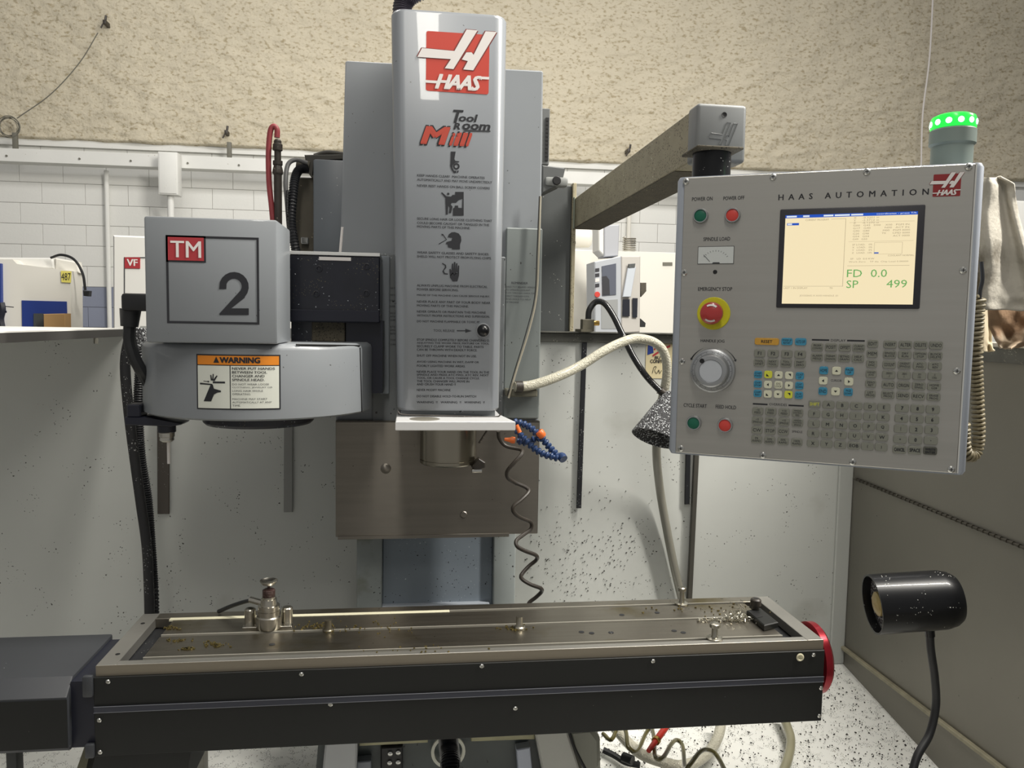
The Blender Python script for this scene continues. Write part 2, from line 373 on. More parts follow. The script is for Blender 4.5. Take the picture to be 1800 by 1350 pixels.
# junction box and conduit
q0 = at(277, 266, Y=FY-.4); q1 = at(313, 343, Y=FY-.4)
t = thing('junction_box', 'white electrical box on the beam left of the red hose', 'electrical box', (q0.x, FY-.26, q1.z))
part('box_body', B().box(q0.x, q1.x, FY-.4, FY-.26, q1.z, q0.z, .008), M_white, t)
part('box_cover', B().box(q0.x+.012, q1.x-.012, FY-.408, FY-.4, q1.z+.012, q0.z-.012, .004), M_white, t)
q = at(300, 350, Y=FY-.33); part('conduit', B().cyl((q.x, FY-.33, q1.z), (q.x, FY-.33, at(300, 480, Y=FY-.33).z), .03, n=12), M_white, t)
for px, nm in ((187, 'pipe'), (1108, 'pipe')):
    q = at(px, 310, Y=FY-.06); solo('wall_pipe', B().cyl((q.x, FY-.06, at(px, 300, Y=FY-.06).z), (q.x, FY-.06, -.9), .022, n=10), M_block if px < 500 else M_whiteW,
        'thin white pipe on block wall left of the grey square cover box' if px < 500 else 'thin pale pipe on block wall under the tan boom beam', 'pipe', base=(q.x, FY-.06, -.9))
# wire coil, hooks, cables on the foam
b = B(); cq = at(18, 222, Y=FY-.2)
for k in range(5):
    R_ = .085+.02*random.random(); cc = cq+Vector((random.uniform(-.02, .02), -.01*k, random.uniform(-.02, .02)))
    b.tube([cc+Vector((math.cos(a/16*2*PI)*R_, 0, math.sin(a/16*2*PI)*R_)) for a in range(17)], .0035, n=5, sm=2)
solo('wire_coil', b, M_wire, 'small coil of grey wire hanging on foam wall at far left', 'wire')
solo('wire_run', B().tube([at(30, 208, Y=FY-.22), at(90, 165, Y=FY-.22), at(140, 110, Y=FY-.22), at(172, 58, Y=FY-.2)], .005, n=5), M_wire, 'thin grey wire rising from the coil across the foam', 'wire')
for (px, py, lb) in ((183, 38, 'small dark bracket high on the foam wall at upper left'), (397, 232, 'small dark hook on foam edge right of the white electrical box'), (1106, 264, 'small dark hook on foam edge behind the boom beam')):
    q = at(px, py, Y=FY-.2); b = B()
    b.box(q.x-.015, q.x+.015, FY-.2, FY-.08, q.z-.02, q.z+.02, .004).cyl((q.x+.01, FY-.19, q.z+.02), (q.x+.015, FY-.19, q.z+.06), .011, n=8).cyl((q.x-.01, FY-.2, q.z-.02), (q.x-.03, FY-.2, q.z-.06), .007, n=8)
    solo('wall_hook', b, M_dirtyblack, lb, 'hook')
for px, lb in ((36, 'thin grey strap between foam and beam under the wire coil'), (407, 'thin grey strap on beam under the dark hook')):
    q = at(px, 250, Y=FY-.12); solo('beam_strap', B().box(q.x-.02, q.x+.02, FY-.24, FY-.2, zb1-.01, zb1+.15, .003), M_wire, lb, 'strap')
solo('ceiling_wire', B().tube([at(1641, -30, Y=FY-.22), at(1634, 100, Y=FY-.22), at(1622, 200, Y=FY-.22), at(1619, 300, Y=FY-.22)], .009, n=6), M_wprint, 'thin white cable down the foam wall left of the green beacon', 'cable')

# ---- far machines ----
Y4 = 4.3
def quadbox(b, pts, Y, depth, bev=0): return b.prism([at(x, y, Y=Y) for x, y in pts], (0, depth, 0), bev, 1)
gz = -.95
t = thing('machining_centre', 'white and blue machine at far left with yellow number tag', 'machine', (at(60, 500, Y=Y4).x, Y4+.5, gz))
pl_ = at(-60, 452, Y=Y4); pr_ = at(141, 470, Y=Y4)
part('body', quadbox(B(), [(-60, 456), (22, 456), (30, 464), (108, 474), (124, 476), (128, 952), (-60, 952)], Y4, .2), M_whiteW, t)
part('top_cover', quadbox(B(), [(-60, 452), (92, 453), (96, 473), (-60, 470)], Y4+.1, .06, .01), M_white2, t)
part('side_cover', quadbox(B(), [(96, 453), (136, 460), (140, 480), (96, 478)], Y4+.1, .08, .01), M_whiteW, t)
part('door_window', quadbox(B(), [(38, 528), (117, 530), (119, 590), (39, 590)], Y4-.006, .006), M_blue, t)
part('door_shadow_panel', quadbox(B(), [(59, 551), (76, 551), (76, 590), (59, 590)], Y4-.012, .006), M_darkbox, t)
part('left_panel', quadbox(B(), [(-60, 462), (1, 463), (3, 600), (-60, 600)], Y4-.03, .03), M_blue, t)
part('number_tag', quadbox(B(), [(107, 476), (125, 477), (124, 497), (108, 496)], Y4-.012, .008), M_ytag, t)
q0 = at(108, 494, Y=Y4-.014); q1 = at(124, 480, Y=Y4-.014)
part('tag_number', text_into(B(), '487', q0.x, q1.x, q0.z+.006, q1.z, lambda x, z: (x, Y4-.014, z)), M_print, t)
part('brown_box', quadbox(B(), [(76, 552), (114, 551), (115, 600), (77, 600)], Y4-.1, .1, .004), M_cardb, t, label='brown box shape in the blue window')  # cardboard box in the window, attached to the machine as a part
t = thing('gooseneck_lamp', 'small black gooseneck lamp over the white and blue machine', 'lamp', at(92, 453, Y=Y4-.02))
part('neck', B().tube([at(90, 453, Y=Y4+.05), at(108, 448, Y=Y4), at(130, 456, Y=Y4-.02), at(145, 480, Y=Y4-.03), at(150, 510, Y=Y4-.03)], .009, n=8), M_black, t)
part('lamp_head', quadbox(B(), [(145, 510), (156, 511), (155, 521), (146, 520)], Y4-.06, .06, .006), M_black, t)
b = B().tube([at(2, 532, Y=Y4-.3), at(4, 545, Y=Y4-.3), at(1, 560, Y=Y4-.3), at(3, 575, Y=Y4-.3)], .022, n=6)
b.tube([at(3, 538, Y=Y4-.3), at(14, 539, Y=Y4-.3), at(24, 540, Y=Y4-.3)], .003, n=5).tube([at(2, 548, Y=Y4-.3), at(11, 548, Y=Y4-.3)], .008, n=6)
solo('air_gun', b, M_navyplain, 'dark tool hanging at the very left edge by the blue panel', 'tool')
# VF machine
Y3 = 3.6
t = thing('milling_centre', 'white machine with red VF sign behind the grey square cover box', 'machine', (at(300, 500, Y=Y3).x, Y3+.5, gz))
part('body', quadbox(B(), [(198, 413), (480, 424), (480, 1004), (200, 1004)], Y3, 1.4, .01), M_white2, t)
for lst in ([(218, 452), (260, 452), (260, 453.4), (218, 453.4)], [(218, 452), (219.3, 452), (219.3, 560), (218, 560)]):
    part('sign_frame', quadbox(B(), lst, Y3-.004, .004), M_printsoft, t)
part('sign', quadbox(B(), [(219, 452), (246, 452.5), (246, 472), (219, 471.5)], Y3-.006, .006), M_tmred, t)
q0 = at(223, 467, Y=Y3-.008); q1 = at(242, 456, Y=Y3-.008)
part('sign_letters', text_into(B(), 'VF', q0.x, q1.x, q0.z, q1.z, lambda x, z: (x, Y3-.008, z), bold=.03), M_wprint, t)
# right far machine
Y5 = 4.2
t = thing('machine_cabinet', 'large white machine cabinet seen between column and control pendant', 'machine', (at(1100, 500, Y=Y5).x, Y5+.5, gz))
part('body', quadbox(B(), [(1005, 438), (1052, 440), (1110, 442), (1350, 449), (1350, 985), (1005, 985)], Y5, 1.5, .01), M_whiteW, t)
part('round_cover', B().lathe(at(1040, 418, Y=Y5+.3), (-1, .15, 0), [(0, .055), (.02, .075), (.12, .078), (.16, .06)], 20), M_whiteW, t)
part('motor', B().cyl(at(1024, 421, Y=Y5+.3), at(1008, 421, Y=Y5+.3), .05, n=16), M_dirtyblack, t)
part('handle_recess', quadbox(B(), [(1165, 461), (1182, 461), (1182, 467), (1165, 467)], Y5-.004, .004), M_wire, t)
part('spring_coil', B().tube([at(1106, 447, Y=Y5+.2)+Vector((math.cos(a*.9)*.05, math.sin(a*.9)*.05, .0024*a)) for a in range(54)], .006, n=5, sm=1), M_chrome, t)
Yp = 3.6
t = part('control_panel', quadbox(B(), [(1045, 460), (1092, 450), (1092, 586), (1046, 585)], Yp, .25, .006), M_bpend, t)
part('panel_side', quadbox(B(), [(1092, 450), (1126, 450), (1125, 584), (1092, 586)], Yp+.01, .25, .006), mat('far_side_grey', (192, 188, 182), .5), t)
part('screen', quadbox(B(), [(1058, 468), (1083, 463), (1083, 518), (1059, 520)], Yp-.006, .008), M_glass, t)
part('screen_reflection', quadbox(B(), [(1058.5, 486), (1066, 485), (1071, 492), (1072, 518), (1059, 519)], Yp-.008, .002), M_bezel, t)
part('boom_box', quadbox(B(), [(1062, 396), (1089, 395), (1087, 450), (1062, 452)], Yp+.05, .18, .006), mat('far_boom_grey', (172, 174, 180), .5), t)
part('boom_side', quadbox(B(), [(1052, 398), (1062, 396), (1062, 450), (1052, 440)], Yp+.06, .18, .006), M_white2, t)
part('clipboard', quadbox(B(), [(1104, 471), (1118, 469), (1109, 522), (1095, 522)], Yp-.02, .02, .003), mat('clipboard_paper', (196, 202, 210), .6), t)
part('clip', quadbox(B(), [(1105, 464), (1117, 463), (1116, 471), (1105, 472)], Yp-.022, .02, .003), M_darkbox, t)
for r4 in ([(1095, 526), (1107, 526), (1107, 556), (1094, 556)], [(1112, 524), (1121, 524), (1120, 558), (1112, 558)]):
    part('drive_bay', quadbox(B(), r4, Yp-.004, .006), M_navyplain, t)
part('emergency_button', B().lathe(at(1049, 518, Y=Yp), (-.1, -1, 0), [(0, .012), (.02, .012), (.021, .02), (.035, .017)], 12), M_redbtn, t)
part('keypad', quadbox(B(), [(1057, 528), (1086, 526), (1086, 578), (1057, 578)], Yp-.003, .003), mat('far_keypad', (150, 152, 152), .6), t)
for k in range(4): part('switch', quadbox(B(), [(1046.5, 472+k*9), (1053.5, 471+k*9), (1053.5, 477+k*9), (1046.5, 478+k*9)], Yp-.004, .004), M_bezel if k != 2 else M_wprint, t)
part('bracket', quadbox(B(), [(1126, 497), (1136, 497), (1136, 512), (1127, 522)], Yp+.1, .06), M_brownbox, t)
part('bracket', quadbox(B(), [(1126, 560), (1135, 568), (1134, 575), (1126, 575)], Yp+.1, .06), M_black, t)

# =====================================================================
# ENCLOSURE
# =====================================================================
YB = .9; XL = -.248; XR = 2.05; ZT = .634; ZP = -.47
ec = thing('machine_enclosure', 'pale grey sheet metal enclosure around the mill with a white chip pan', 'enclosure', (.9, YB, ZP))
part('back_panel', B().box(-1.3, -.2, YB, YB+.02, ZP, .624).box(-.2, XR, YB, YB+.02, ZP, ZT), M_encl, ec)
xs = -.245
part('side_shelf', B().box(-1.3, xs, .0, YB+.02, .624, .627), M_white2, ec)
part('shelf_lip', B().box(xs-.004, xs, .0, YB, .603, .624), M_railD, ec)
q = at(170, 600, X=xs); part('rail_stud', B().cyl((xs-.002, q.y, .603), (xs-.002, q.y, .588), .006, n=8), M_wire, ec)
# right rail
xa = at(944, 590, Y=YB).x
part('back_rail', B().box(xa, XR+.02, YB-.012, YB-.002, ZT-.03, ZT, .003, 1).box(xa, XR+.02, YB-.03, YB+.03, ZT, ZT+.004), M_rail, ec)
part('corner_post', B().box(XR-.05, XR, YB-.012, YB, ZP, ZT-.03, .003, 1), mat('corner_paint', (176, 178, 174), .45), ec)
# right stainless wall going toward the camera
part('side_door_panel', B().box(XR, XR+.015, -.9, YB+.02, -.5, ZT-.01), M_door, ec)
q0 = at(1481, 1133, X=XR-.002); 
part('door_ledge', B().box(XR-.014, XR, -.9, YB, q0.z-.012, q0.z, .002, 1), mat('worn_ledge', (150, 144, 122), .5, var=.3, vs=30), ec)
q0 = at(1505, 842, X=XR-.002); q1 = at(1800, 962, X=XR-.002)
b = B(); n = 46
for k in range(n):
    p = q0.lerp(q1, k/(n-1)*1.25); b.cyl(p+Vector((-.003, -.011, 0)), p+Vector((-.003, .010, 0)), .0055, .0035, n=6)
part('weld_seam', b, mat('weld_bead', (74, 70, 62), .4, .6, dots=((190, 186, 170), 200, .2, .5, .6)), ec, kind='stuff')
part('door_top_edge', B().box(XR-.01, XR+.025, -.9, YB, ZT-.012, ZT, .002, 1), mat('pale_edge', (196, 190, 178), .5), ec)
q = at(1745, 640, X=XR); part('door_upper_band', B().box(XR-.006, XR, -.9, YB, ZT-.05, ZT-.012), M_rail, ec)
# lower skirt of the right wall leaning in, and the sloping pan
fr = at(1600, 1318, Z=-.56)
part('skirt_panel', B().prism([(XR, YB, -.44), (XR, -.9, -.44), (fr.x-.02, -.9, -.72), (XR-.002, YB, ZP)], (.01, 0, 0)), M_door, ec)
part('chip_pan', B().prism([(XL-.5, YB, ZP), (XR, YB, ZP), (XR, .25, -.56), (XR-.06, -.6, -.66), (XL-.9, -.6, -.66), (XL-.9, .2, -.58)], (0, 0, -.02)), M_pan, ec)
for cx_, cy_ in ((1512, 1290), (1420, 1240)):
    q = at(cx_, cy_, Z=-.56)
    b = B(); b.tube([q+Vector((math.cos(a/14*2*PI)*.05, math.sin(a/14*2*PI)*.05, .02)) for a in range(15)], .003, n=5, sm=2)
    part('pan_emboss', b, M_pan, ec)
# slot strips on the back wall
def strip(px0, py0, px1, py1, w, m, nm, Y=YB-.006, d=.006):
    a = at(px0, py0, Y=Y); c = at(px1, py1, Y=Y); h = w/2
    return part(nm, B().prism([(a.x-h, Y, a.z), (a.x+h, Y, a.z), (c.x+h, Y, c.z), (c.x-h, Y, c.z)], (0, -d, 0), .002, 1), m, ec)
strip(1027, 602, 1017, 893, .016, M_cond, 'rubber_strip'); strip(1213, 600, 1207, 886, .017, M_cond, 'rubber_strip')
strip(287, 600, 288, 903, .034, mat('grimy_strip', (72, 66, 60), .6, dots=((150, 150, 150), 150, .14, .5, .6)), 'grimy_strip')
strip(508, 600, 507, 900, .026, mat('grey_strip', (138, 138, 136), .5), 'grey_strip')
strip(1232, 600, 1209, 1080, .016, mat('conduit_grey', (84, 82, 76), .4, .4, var=.2), 'drain_conduit', d=.014)
# chips stuck on the back wall
b = B()
for k in range(330):
    px, py = random.gauss(1010, 70), random.gauss(985, 60)
    if not (920 < px < 1460 and 700 < py < 1100) : continue
    q = at(px, py, Y=YB-.001); s_ = random.uniform(.0006, .002)
    b.box(q.x-s_, q.x+s_, YB-.002, YB, q.z-s_*.6, q.z+s_*.6, M=None)
part('stuck_chips', b, M_chipdark, ec, smooth=0, kind='stuff')
b = B()
for k in range(1500):
    px, py = random.uniform(1040, 1640), random.uniform(1170, 1370)
    q = at(px, py, Z=-.53); zq = -.47+(q.y-YB)*.13*1.0
    s_ = random.uniform(.0006, .0026)
    if q.x > XR-.03 or q.y > YB: continue
    a_ = random.uniform(0, PI); M_ = Matrix.Translation((q.x, q.y, zq+.002)) @ Matrix.Rotation(a_, 4, 'Z')
    b.box(-s_, s_, -s_*.4, s_*.4, -.001, .002, M=M_)
part('loose_chips', b, M_chipdark, ec, smooth=0, kind='stuff')
# sticker
q0 = at(1134, 665, Y=YB-.001); q1 = at(1196, 603, Y=YB-.001)
Ys = YB-.0015
lb = part('sticker', B().prism([(q0.x+.014, Ys, q0.z), (q1.x+.03, Ys, q0.z), (q1.x+.03, Ys, q1.z), (q0.x, Ys, q1.z), (q0.x, Ys, q0.z+.03)], (0, .001, 0)), mat('cream_sticker', (196, 184, 148), .5), ec)
def onwall(px, py): return at(px, py, Y=Ys-.001)
part('flag_blue', B().poly([onwall(1139, 606), (onwall(1147, 606)), onwall(1149, 620), onwall(1138, 624)]), M_blue, lb, smooth=0)
for pts in ([(1149, 613), (1158, 608), (1158, 611), (1150, 616)], [(1147, 624), (1159, 616), (1159, 620), (1148, 627)], [(1170, 610), (1178, 606), (1178, 610), (1171, 613)]):
    part('flag_stripe', B().poly([onwall(*p) for p in pts]), M_tmred, lb, smooth=0)
b = B(); q0 = onwall(1151, 631); q1 = onwall(1161, 626); text_into(b, 'BU', q0.x, q1.x, q0.z, q1.z, lambda x, z: (x, Ys-.001, z), bold=.03)
q0 = onwall(1143, 638); q1 = onwall(1163, 632); text_into(b, 'CONFI', q0.x, q1.x, q0.z, q1.z, lambda x, z: (x, Ys-.001, z), bold=.03)
part('sticker_words', b, M_print, lb)
part('signature', B().tube([onwall(*p) for p in ((1147, 656), (1150, 645), (1154, 645), (1151, 651), (1155, 656), (1158, 650), (1160, 656), (1163, 651))], .0007, n=4), M_print, lb)

# =====================================================================
# MILL COLUMN
# =====================================================================
col = thing('mill_column', 'tall grey mill column with steel splash plate and cast base', 'machine column', (.67, .8, ZP))
YC = .6
a0 = at(607, 106, Y=YC); a1 = at(590, 738, Y=YC); c0 = at(955, 124, Y=YC); c1 = at(947, 700, Y=YC)
b = B().hexa([(a1.x, YC, .38), (c1.x, YC, .38), (c1.x, YB-.01, .38), (a1.x, YB-.01, .38), (a0.x, YC, a0.z), (c0.x, YC, c0.z), (c0.x, YB-.01, c0.z), (a0.x, YB-.01, a0.z)], .004, 1)
part('column_cover', b, M_greydirt if False else M_grey, col)
# dirty lower section of the cover either side of the head
q0 = at(655, 445, Y=YC-.01); q1 = at(700, 738, Y=YC-.01)
part('way_cover', B().box(q0.x, .84, YC-.012, YC, .39, q0.z, .003, 1), M_greydirt, col)
q0 = at(668, 560, Y=YC-.03); q1 = at(684, 693, Y=YC-.03)
part('cover_flange', B().box(q0.x, q1.x, YC-.03, YC-.012, q1.z, at(668, 450, Y=YC-.03).z, .002, 1), mat('flange_grey', (128, 134, 140), .4), col)
part('side_cover_right', B().box(at(890, 400, Y=YC-.01).x, c1.x, YC-.01, YC, .40, at(900, 400, Y=YC-.01).z, .003, 1), mat('greenish_grey_cover', (124, 130, 129), .4, var=.12, vs=5, dots=((50, 50, 46), 60, .1, .5, .6)), col)
# reminder print
Yr = YC-.0115
def wr(b, s, x0, x1, yc, Y, cap, bold=0):
    q0 = at(x0, yc, Y=Y); q1 = at(x1, yc, Y=Y); text_into(b, s, q0.x, q1.x, q0.z-cap/2, q0.z+cap/2, lambda x, z: (x, Y, z), bold=bold)
b = B()
wr(b, 'REMINDER', 899, 928, 497, Yr, .0055, .02)
for k, (s, xe) in enumerate((('DIRECTLY BEHIND SPINDLE', 943), ('TO OPERATE COOLANT', 932), ('FLOW THROUGH, CHECK THE', 940), ('DIRECT THROUGH COOL', 931), ('AND HOLE TO HELP', 933), ('OF MACHINE', 912))):
    wr(b, s, 889, xe, 504+k*5.4, Yr, .0042)
part('reminder_print', b, M_printsoft, col)
b = B()
for k, yy in enumerate((506, 518, 528, 538, 550, 556, 562, 574, 580, 586, 597, 605)):
    wr(b, ('CAUTION', 'KEEP CLEAR', 'DO NOT', 'OPERATE', 'MACHINE', 'WITHOUT', 'GUARDS', 'STOP', 'SPINDLE', 'BEFORE', 'TOOL', 'CHANGE')[k], 686, 700, yy, YC-.0135, .004)
part('side_print', b, M_printsoft, col)
# perforated strip to the right, top
b = B(); q0 = at(954, 190, Y=YC+.05); q1 = at(965, 290, Y=YC+.05)
b.box(q0.x-.02, q1.x, YC+.05, YB-.02, q1.z, q0.z, .002, 1); vs_ = part('vent_strip', b, mat('vent_grey', (98, 100, 100), .5), col)
b = B()
for k in range(11):
    z = q0.z-.03-k*(q0.z-q1.z-.04)/10.5; b.box(q1.x-.012, q1.x-.003, YC+.047, YC+.05, z-.0045, z+.0045)
part('vent_slots', b, M_blackplain, vs_, smooth=0)
# right cabinet
q0 = at(948, 340, Y=.94); q1 = at(1000, 585, Y=.94)
part('right_cabinet', B().box(c1.x-.02, q1.x, .94, 1.3, .3, at(975, 325, Y=.94).z, .003, 1), M_darkbox, col)
part('cabinet_edge', B().box(q1.x, at(1011, 400, Y=.94).x, .93, 1.3, .3, at(1003, 322, Y=.94).z, .002, 1), M_tan, col)
q2 = at(995, 322, Y=.63)
b = B().prism([at(953, 290, Y=.63), at(994, 295, Y=.63), at(990, 303, Y=.63), at(990, 322, Y=.63), at(953, 340, Y=.63)], (0, .1, 0), .003, 1)
part('arm_bracket', b, mat('bracket_grey', (86, 88, 88), .5), col)
q = at(979, 317, Y=.62); part('bracket_bolt', B().lathe((q.x, .63, q.z), (0, -1, 0), [(0, .012), (.008, .012), (.01, .010)], 16), M_blackplain, col)
part('bracket_lug', B().box(at(958, 330, Y=.63).x, at(998, 330, Y=.63).x, .625, .66, at(970, 327, Y=.63).z, at(970, 311, Y=.63).z, .006), mat('lug_grey', (128, 130, 128), .45), col)
# left cabinet
q0 = at(550, 279, Y=.66); q1 = at(605, 442, Y=.66)
part('left_cabinet', B().box(q0.x, a0.x+.02, .66, YB-.02, .60, q0.z, .006), mat('cabinet_blue_grey', (104, 110, 116), .4, var=.1, dots=((215, 216, 214), 60, .07, .5, .6)), col)
q2 = at(516, 311, Y=.7); part('cabinet_side', B().box(q2.x, q0.x, .7, YB-.02, .58, q2.z, .003, 1), M_brownbox, col)  # side coloured darker and browner than the cabinet front
b = B().prism([at(535, 272, Y=.68), at(610, 271, Y=.68), at(610, 280, Y=.68), at(550, 280, Y=.68), at(550, 309, Y=.68), at(541, 303, Y=.68)], (0, .1, 0), .002, 1)
part('cabinet_bracket', b, mat('dark_bracket', (62, 60, 54), .6), col)
q = at(536, 423, Y=.69); part('screw_plate', B().box(q.x-.010, q.x+.010, .685, .70, q.z-.009, q.z+.009, .002, 1).cyl((q.x, .685, q.z), (q.x, .68, q.z), .005, n=10), M_bright, col)
part('conduit_gland', B().cyl(at(545, 294, Y=.69), at(522, 290, Y=.69), .018, n=14), M_brownbox, col)
# stainless plate
q0 = at(590, 740, Y=.575); q1 = at(945, 938, Y=.575)
part('splash_plate', B().box(q0.x, q1.x, .575, .58, q1.z, q0.z, .001, 1).box(q0.x, q1.x, .575, .70, q0.z-.003, q0.z).box(q0.x+.006, q1.x-.08, .57, .58, q1.z-.006, q1.z+.003), M_stain, col)
b = B(); q = at(678, 824, Y=.574); b.lathe((q.x, .575, q.z), (0, -1, 0), [(0, .014), (.002, .011), (.003, .001)], 20); q = at(815, 905, Y=.574); b.lathe((q.x, .575, q.z), (0, -1, 0), [(0, .010), (.002, .008), (.0025, .001)], 16)
part('plate_dimple', b, M_stain, col)
# casting below
q0 = at(627, 938, Y=.68); q1 = at(905, 1066, Y=.68); qa = at(672, 950, Y=.68); qb = at(868, 950, Y=.68)
part('base_casting', B().box(q0.x, qa.x, .68, YB-.005, ZP+.01, .12, .006), M_cast, col)
part('base_casting', B().box(qb.x, q1.x, .68, YB-.005, ZP+.01, .12, .006), M_cast, col)
part('casting_cover', B().box(qa.x, qb.x, .70, .74, ZP+.01, .12, .003, 1), M_castblue, col)
q = at(780, 1057, Y=.695); part('casting_lip', B().box(qa.x, qb.x-.01, .68, .72, q.z-.012, q.z-.004, .001, 1), mat('lip_light', (150, 156, 164), .4), col)
# rod/cable on right of the head
solo('thin_air_line', B().tube([at(950, 345, Y=.575), at(947, 440, Y=.57), at(943, 520, Y=.56), at(930, 580, Y=.55), at(908, 650, Y=.54), at(894, 700, Y=.53)], .0028, n=8), mat('tan_line', (158, 152, 136), .5), 'thin tan air line running down right of the spindle head', 'cable')
solo('thin_black_cable', B().tube([at(948, 345, Y=.572), at(944, 440, Y=.57), at(940, 520, Y=.56), at(926, 580, Y=.55), at(905, 650, Y=.54), at(892, 695, Y=.53)], .0012, n=6), M_blackplain, 'thin black cable beside the tan line right of the spindle head', 'cable')

# =====================================================================
# SPINDLE HEAD
# =====================================================================
YH = .30
hd = thing('spindle_head', 'tall grey spindle head with red logo and black safety text', 'spindle head', (.68, .45, .31))
hb0 = at(697, 722, Y=YH); hb1 = at(879, 727, Y=YH); ht0 = at(687, 10, Y=YH); ht1 = at(893, 27, Y=YH)
def rrect(x0, x1, y0, y1, r, z, n=6):
    P = []
    for cx_, cy_, a0_ in ((x0+r, y0+r, PI), (x1-r, y0+r, 1.5*PI), (x1-r, y1-r, 0), (x0+r, y1-r, .5*PI)):
        for k in range(n+1):
            a = a0_+.5*PI*k/n; P.append(Vector((cx_+math.cos(a)*r, cy_+math.sin(a)*r, z)))
    return P
b = B(); rings = []
zt = ht0.z; zb = hb0.z
for z, ins in ((zb, .004), (zb+.006, 0), (zt-.012, 0), (zt-.004, .004), (zt, .014)):
    k = (z-zb)/(zt-zb); xa_ = hb0.x+(ht0.x-hb0.x)*k; xb_ = hb1.x+(ht1.x-hb1.x)*k
    rings.append([b.bm.verts.new(p) for p in rrect(xa_+ins, xb_-ins, YH+ins, .585, .03, z)])
for i in range(len(rings)-1):
    n = len(rings[0])
    for k in range(n): b.bm.faces.new((rings[i][k], rings[i][(k+1) % n], rings[i+1][(k+1) % n], rings[i+1][k]))
b.bm.faces.new(list(reversed(rings[0]))); b.bm.faces.new(rings[-1])
hc = part('head_cover', b, M_greyhead, hd, smooth=40)
part('cover_edge_grime', B().tube([at(699, 723, Y=YH+.004), at(712, 729, Y=YH-.0005), at(790, 731, Y=YH-.0005), at(868, 733, Y=YH-.0005), at(881, 726, Y=YH+.004)], .0018, n=6), M_dirtyblack, hd)
# base plate
p0 = at(695, 757, Y=.215); p1 = at(906, 757, Y=.215); ztp = at(700, 741, Y=.215).z
b = B().prism([(p0.x, .215, ztp), (p1.x, .215, ztp), (hb1.x+.004, .35, ztp), (hb1.x+.004, .56, ztp), (p0.x, .56, ztp)], (0, 0, p0.z-ztp), .0015, 1)
part('base_plate', b, M_plate, hd)
part('plate_stain', B().lathe((p0.x+.065, .262, ztp), (0, 0, 1), [(0, .035), (.0006, .033)], 24), mat('oil_patch', (126, 122, 112), .3), hd)
part('head_body', B().box(hb0.x+.01, hb1.x-.01, YH+.02, .57, ztp, zb+.01), M_greydirt, hd)
# spindle
sx = (.613+.756)/2; r_ = .0715; nl = p0.z-at(788, 823, Y=.38).z
part('spindle_housing', B().lathe((sx, .45, p0.z), (0, 0, -1), [(0, r_), (nl-.015, r_), (nl-.0145, r_-.002), (nl-.012, r_-.002), (nl-.0115, r_+.0), (nl-.004, r_+.0), (nl-.001, r_-.003), (nl, .03), (nl-.008, .022), (nl-.03, .02)], 48), M_nose, hd)
part('drive_key', B().prism([at(829, 822, Y=.40), at(836, 812, Y=.40), at(842, 806, Y=.40), at(853, 813, Y=.40), at(853, 822, Y=.40), at(838, 827, Y=.40)], (0, .03, 0), .002, 1), M_dirtyblack, hd)
part('key_tip', B().box(at(829, 827, Y=.4).x, at(847, 827, Y=.4).x, .39, .41, at(830, 830, Y=.4).z, at(830, 824, Y=.4).z, .002), M_bright, hd)
part('air_nozzle', B().cyl(at(856, 757, Y=.40), at(842, 779, Y=.40), .0025, n=8), M_dirtyblack, hd)
YF = YH-.0006
def HP(px, py): return at(px, py, Y=YF)
# release button
q = at(849, 581, Y=YH)
rb = part('release_button', B().lathe((q.x, YH, q.z), (0, -1, 0), [(0, .0125), (.006, .0125), (.009, .0145), (.014, .0135), (.020, .009), (.023, .003)], 28), M_lamp, hd)
part('button_ring', B().lathe((q.x, YH+.0002, q.z), (0, -1, 0), [(0, .017), (.003, .016), (.003, .0125)], 28, caps=False), M_alu, rb)
# logo
def logo(parent, u0, u1, v0, v1, fn, red, name='logo', off=.0006, outline=True):
    """unit square = the red square; u right, v down"""
    def mp(x, y, o=0): 
        u = (x-672)/495; v = (y-250-(x-672)*.03)/485
        return fn(u0+(u1-u0)*u, v0+(v1-v0)*v, o)
    b = B(); P = []
    for cx_, cy_, s0 in ((688, 265, 180), (1150, 280, 270), (1148, 730, 0), (688, 712, 90)):
        for k in range(4):
            a = math.radians(s0+30*k); P.append(mp(cx_+16*math.cos(a), cy_+16*math.sin(a)))
    b.poly(P); lg = part(name, b, red, parent, smooth=0)
    h1 = [(605, 460), (640, 388), (892, 404), (985, 228), (1070, 233), (885, 550), (818, 545), (865, 470)]
    h2 = [(1133, 238), (1220, 240), (1040, 555), (962, 550), (997, 482), (950, 470), (985, 412), (1025, 410), (1042, 430)]
    if outline:
        b = B()
        for h in (h1, h2):
            cx_ = sum(p[0] for p in h)/len(h); 
            for dx, dy in ((-7, -5), (7, 4)): b.poly([mp(x+dx, y+dy, off) for x, y in h])
        part(name+'_outline', b, mat('logo_outline', (120, 44, 40), .5), lg, smooth=0, tri=True)
    b = B(); b.poly([mp(x, y, 2*off) for x, y in h1]); b.poly([mp(x, y, 2*off) for x, y in h2])
    b.poly([mp(670, 643, 2*off), mp(770, 647, 2*off), mp(758, 668, 2*off), mp(670, 664, 2*off)])
    b.poly([mp(1082, 603, 2*off), mp(1168, 605, 2*off), mp(1166, 626, 2*off), mp(1070, 624, 2*off)])
    text_into(b, 'HAAS', 742, 1120, -708, -592, lambda x, z: mp(x, -z+(x-742)*.03, 2*off), bold=.045, shear=.32, space=.88)
    part(name+'_letters', b, M_wprint, lg, smooth=0, tri=True); return lg
def hfn(px, py, o=0): q = HP(px, py); q.y -= o; return q
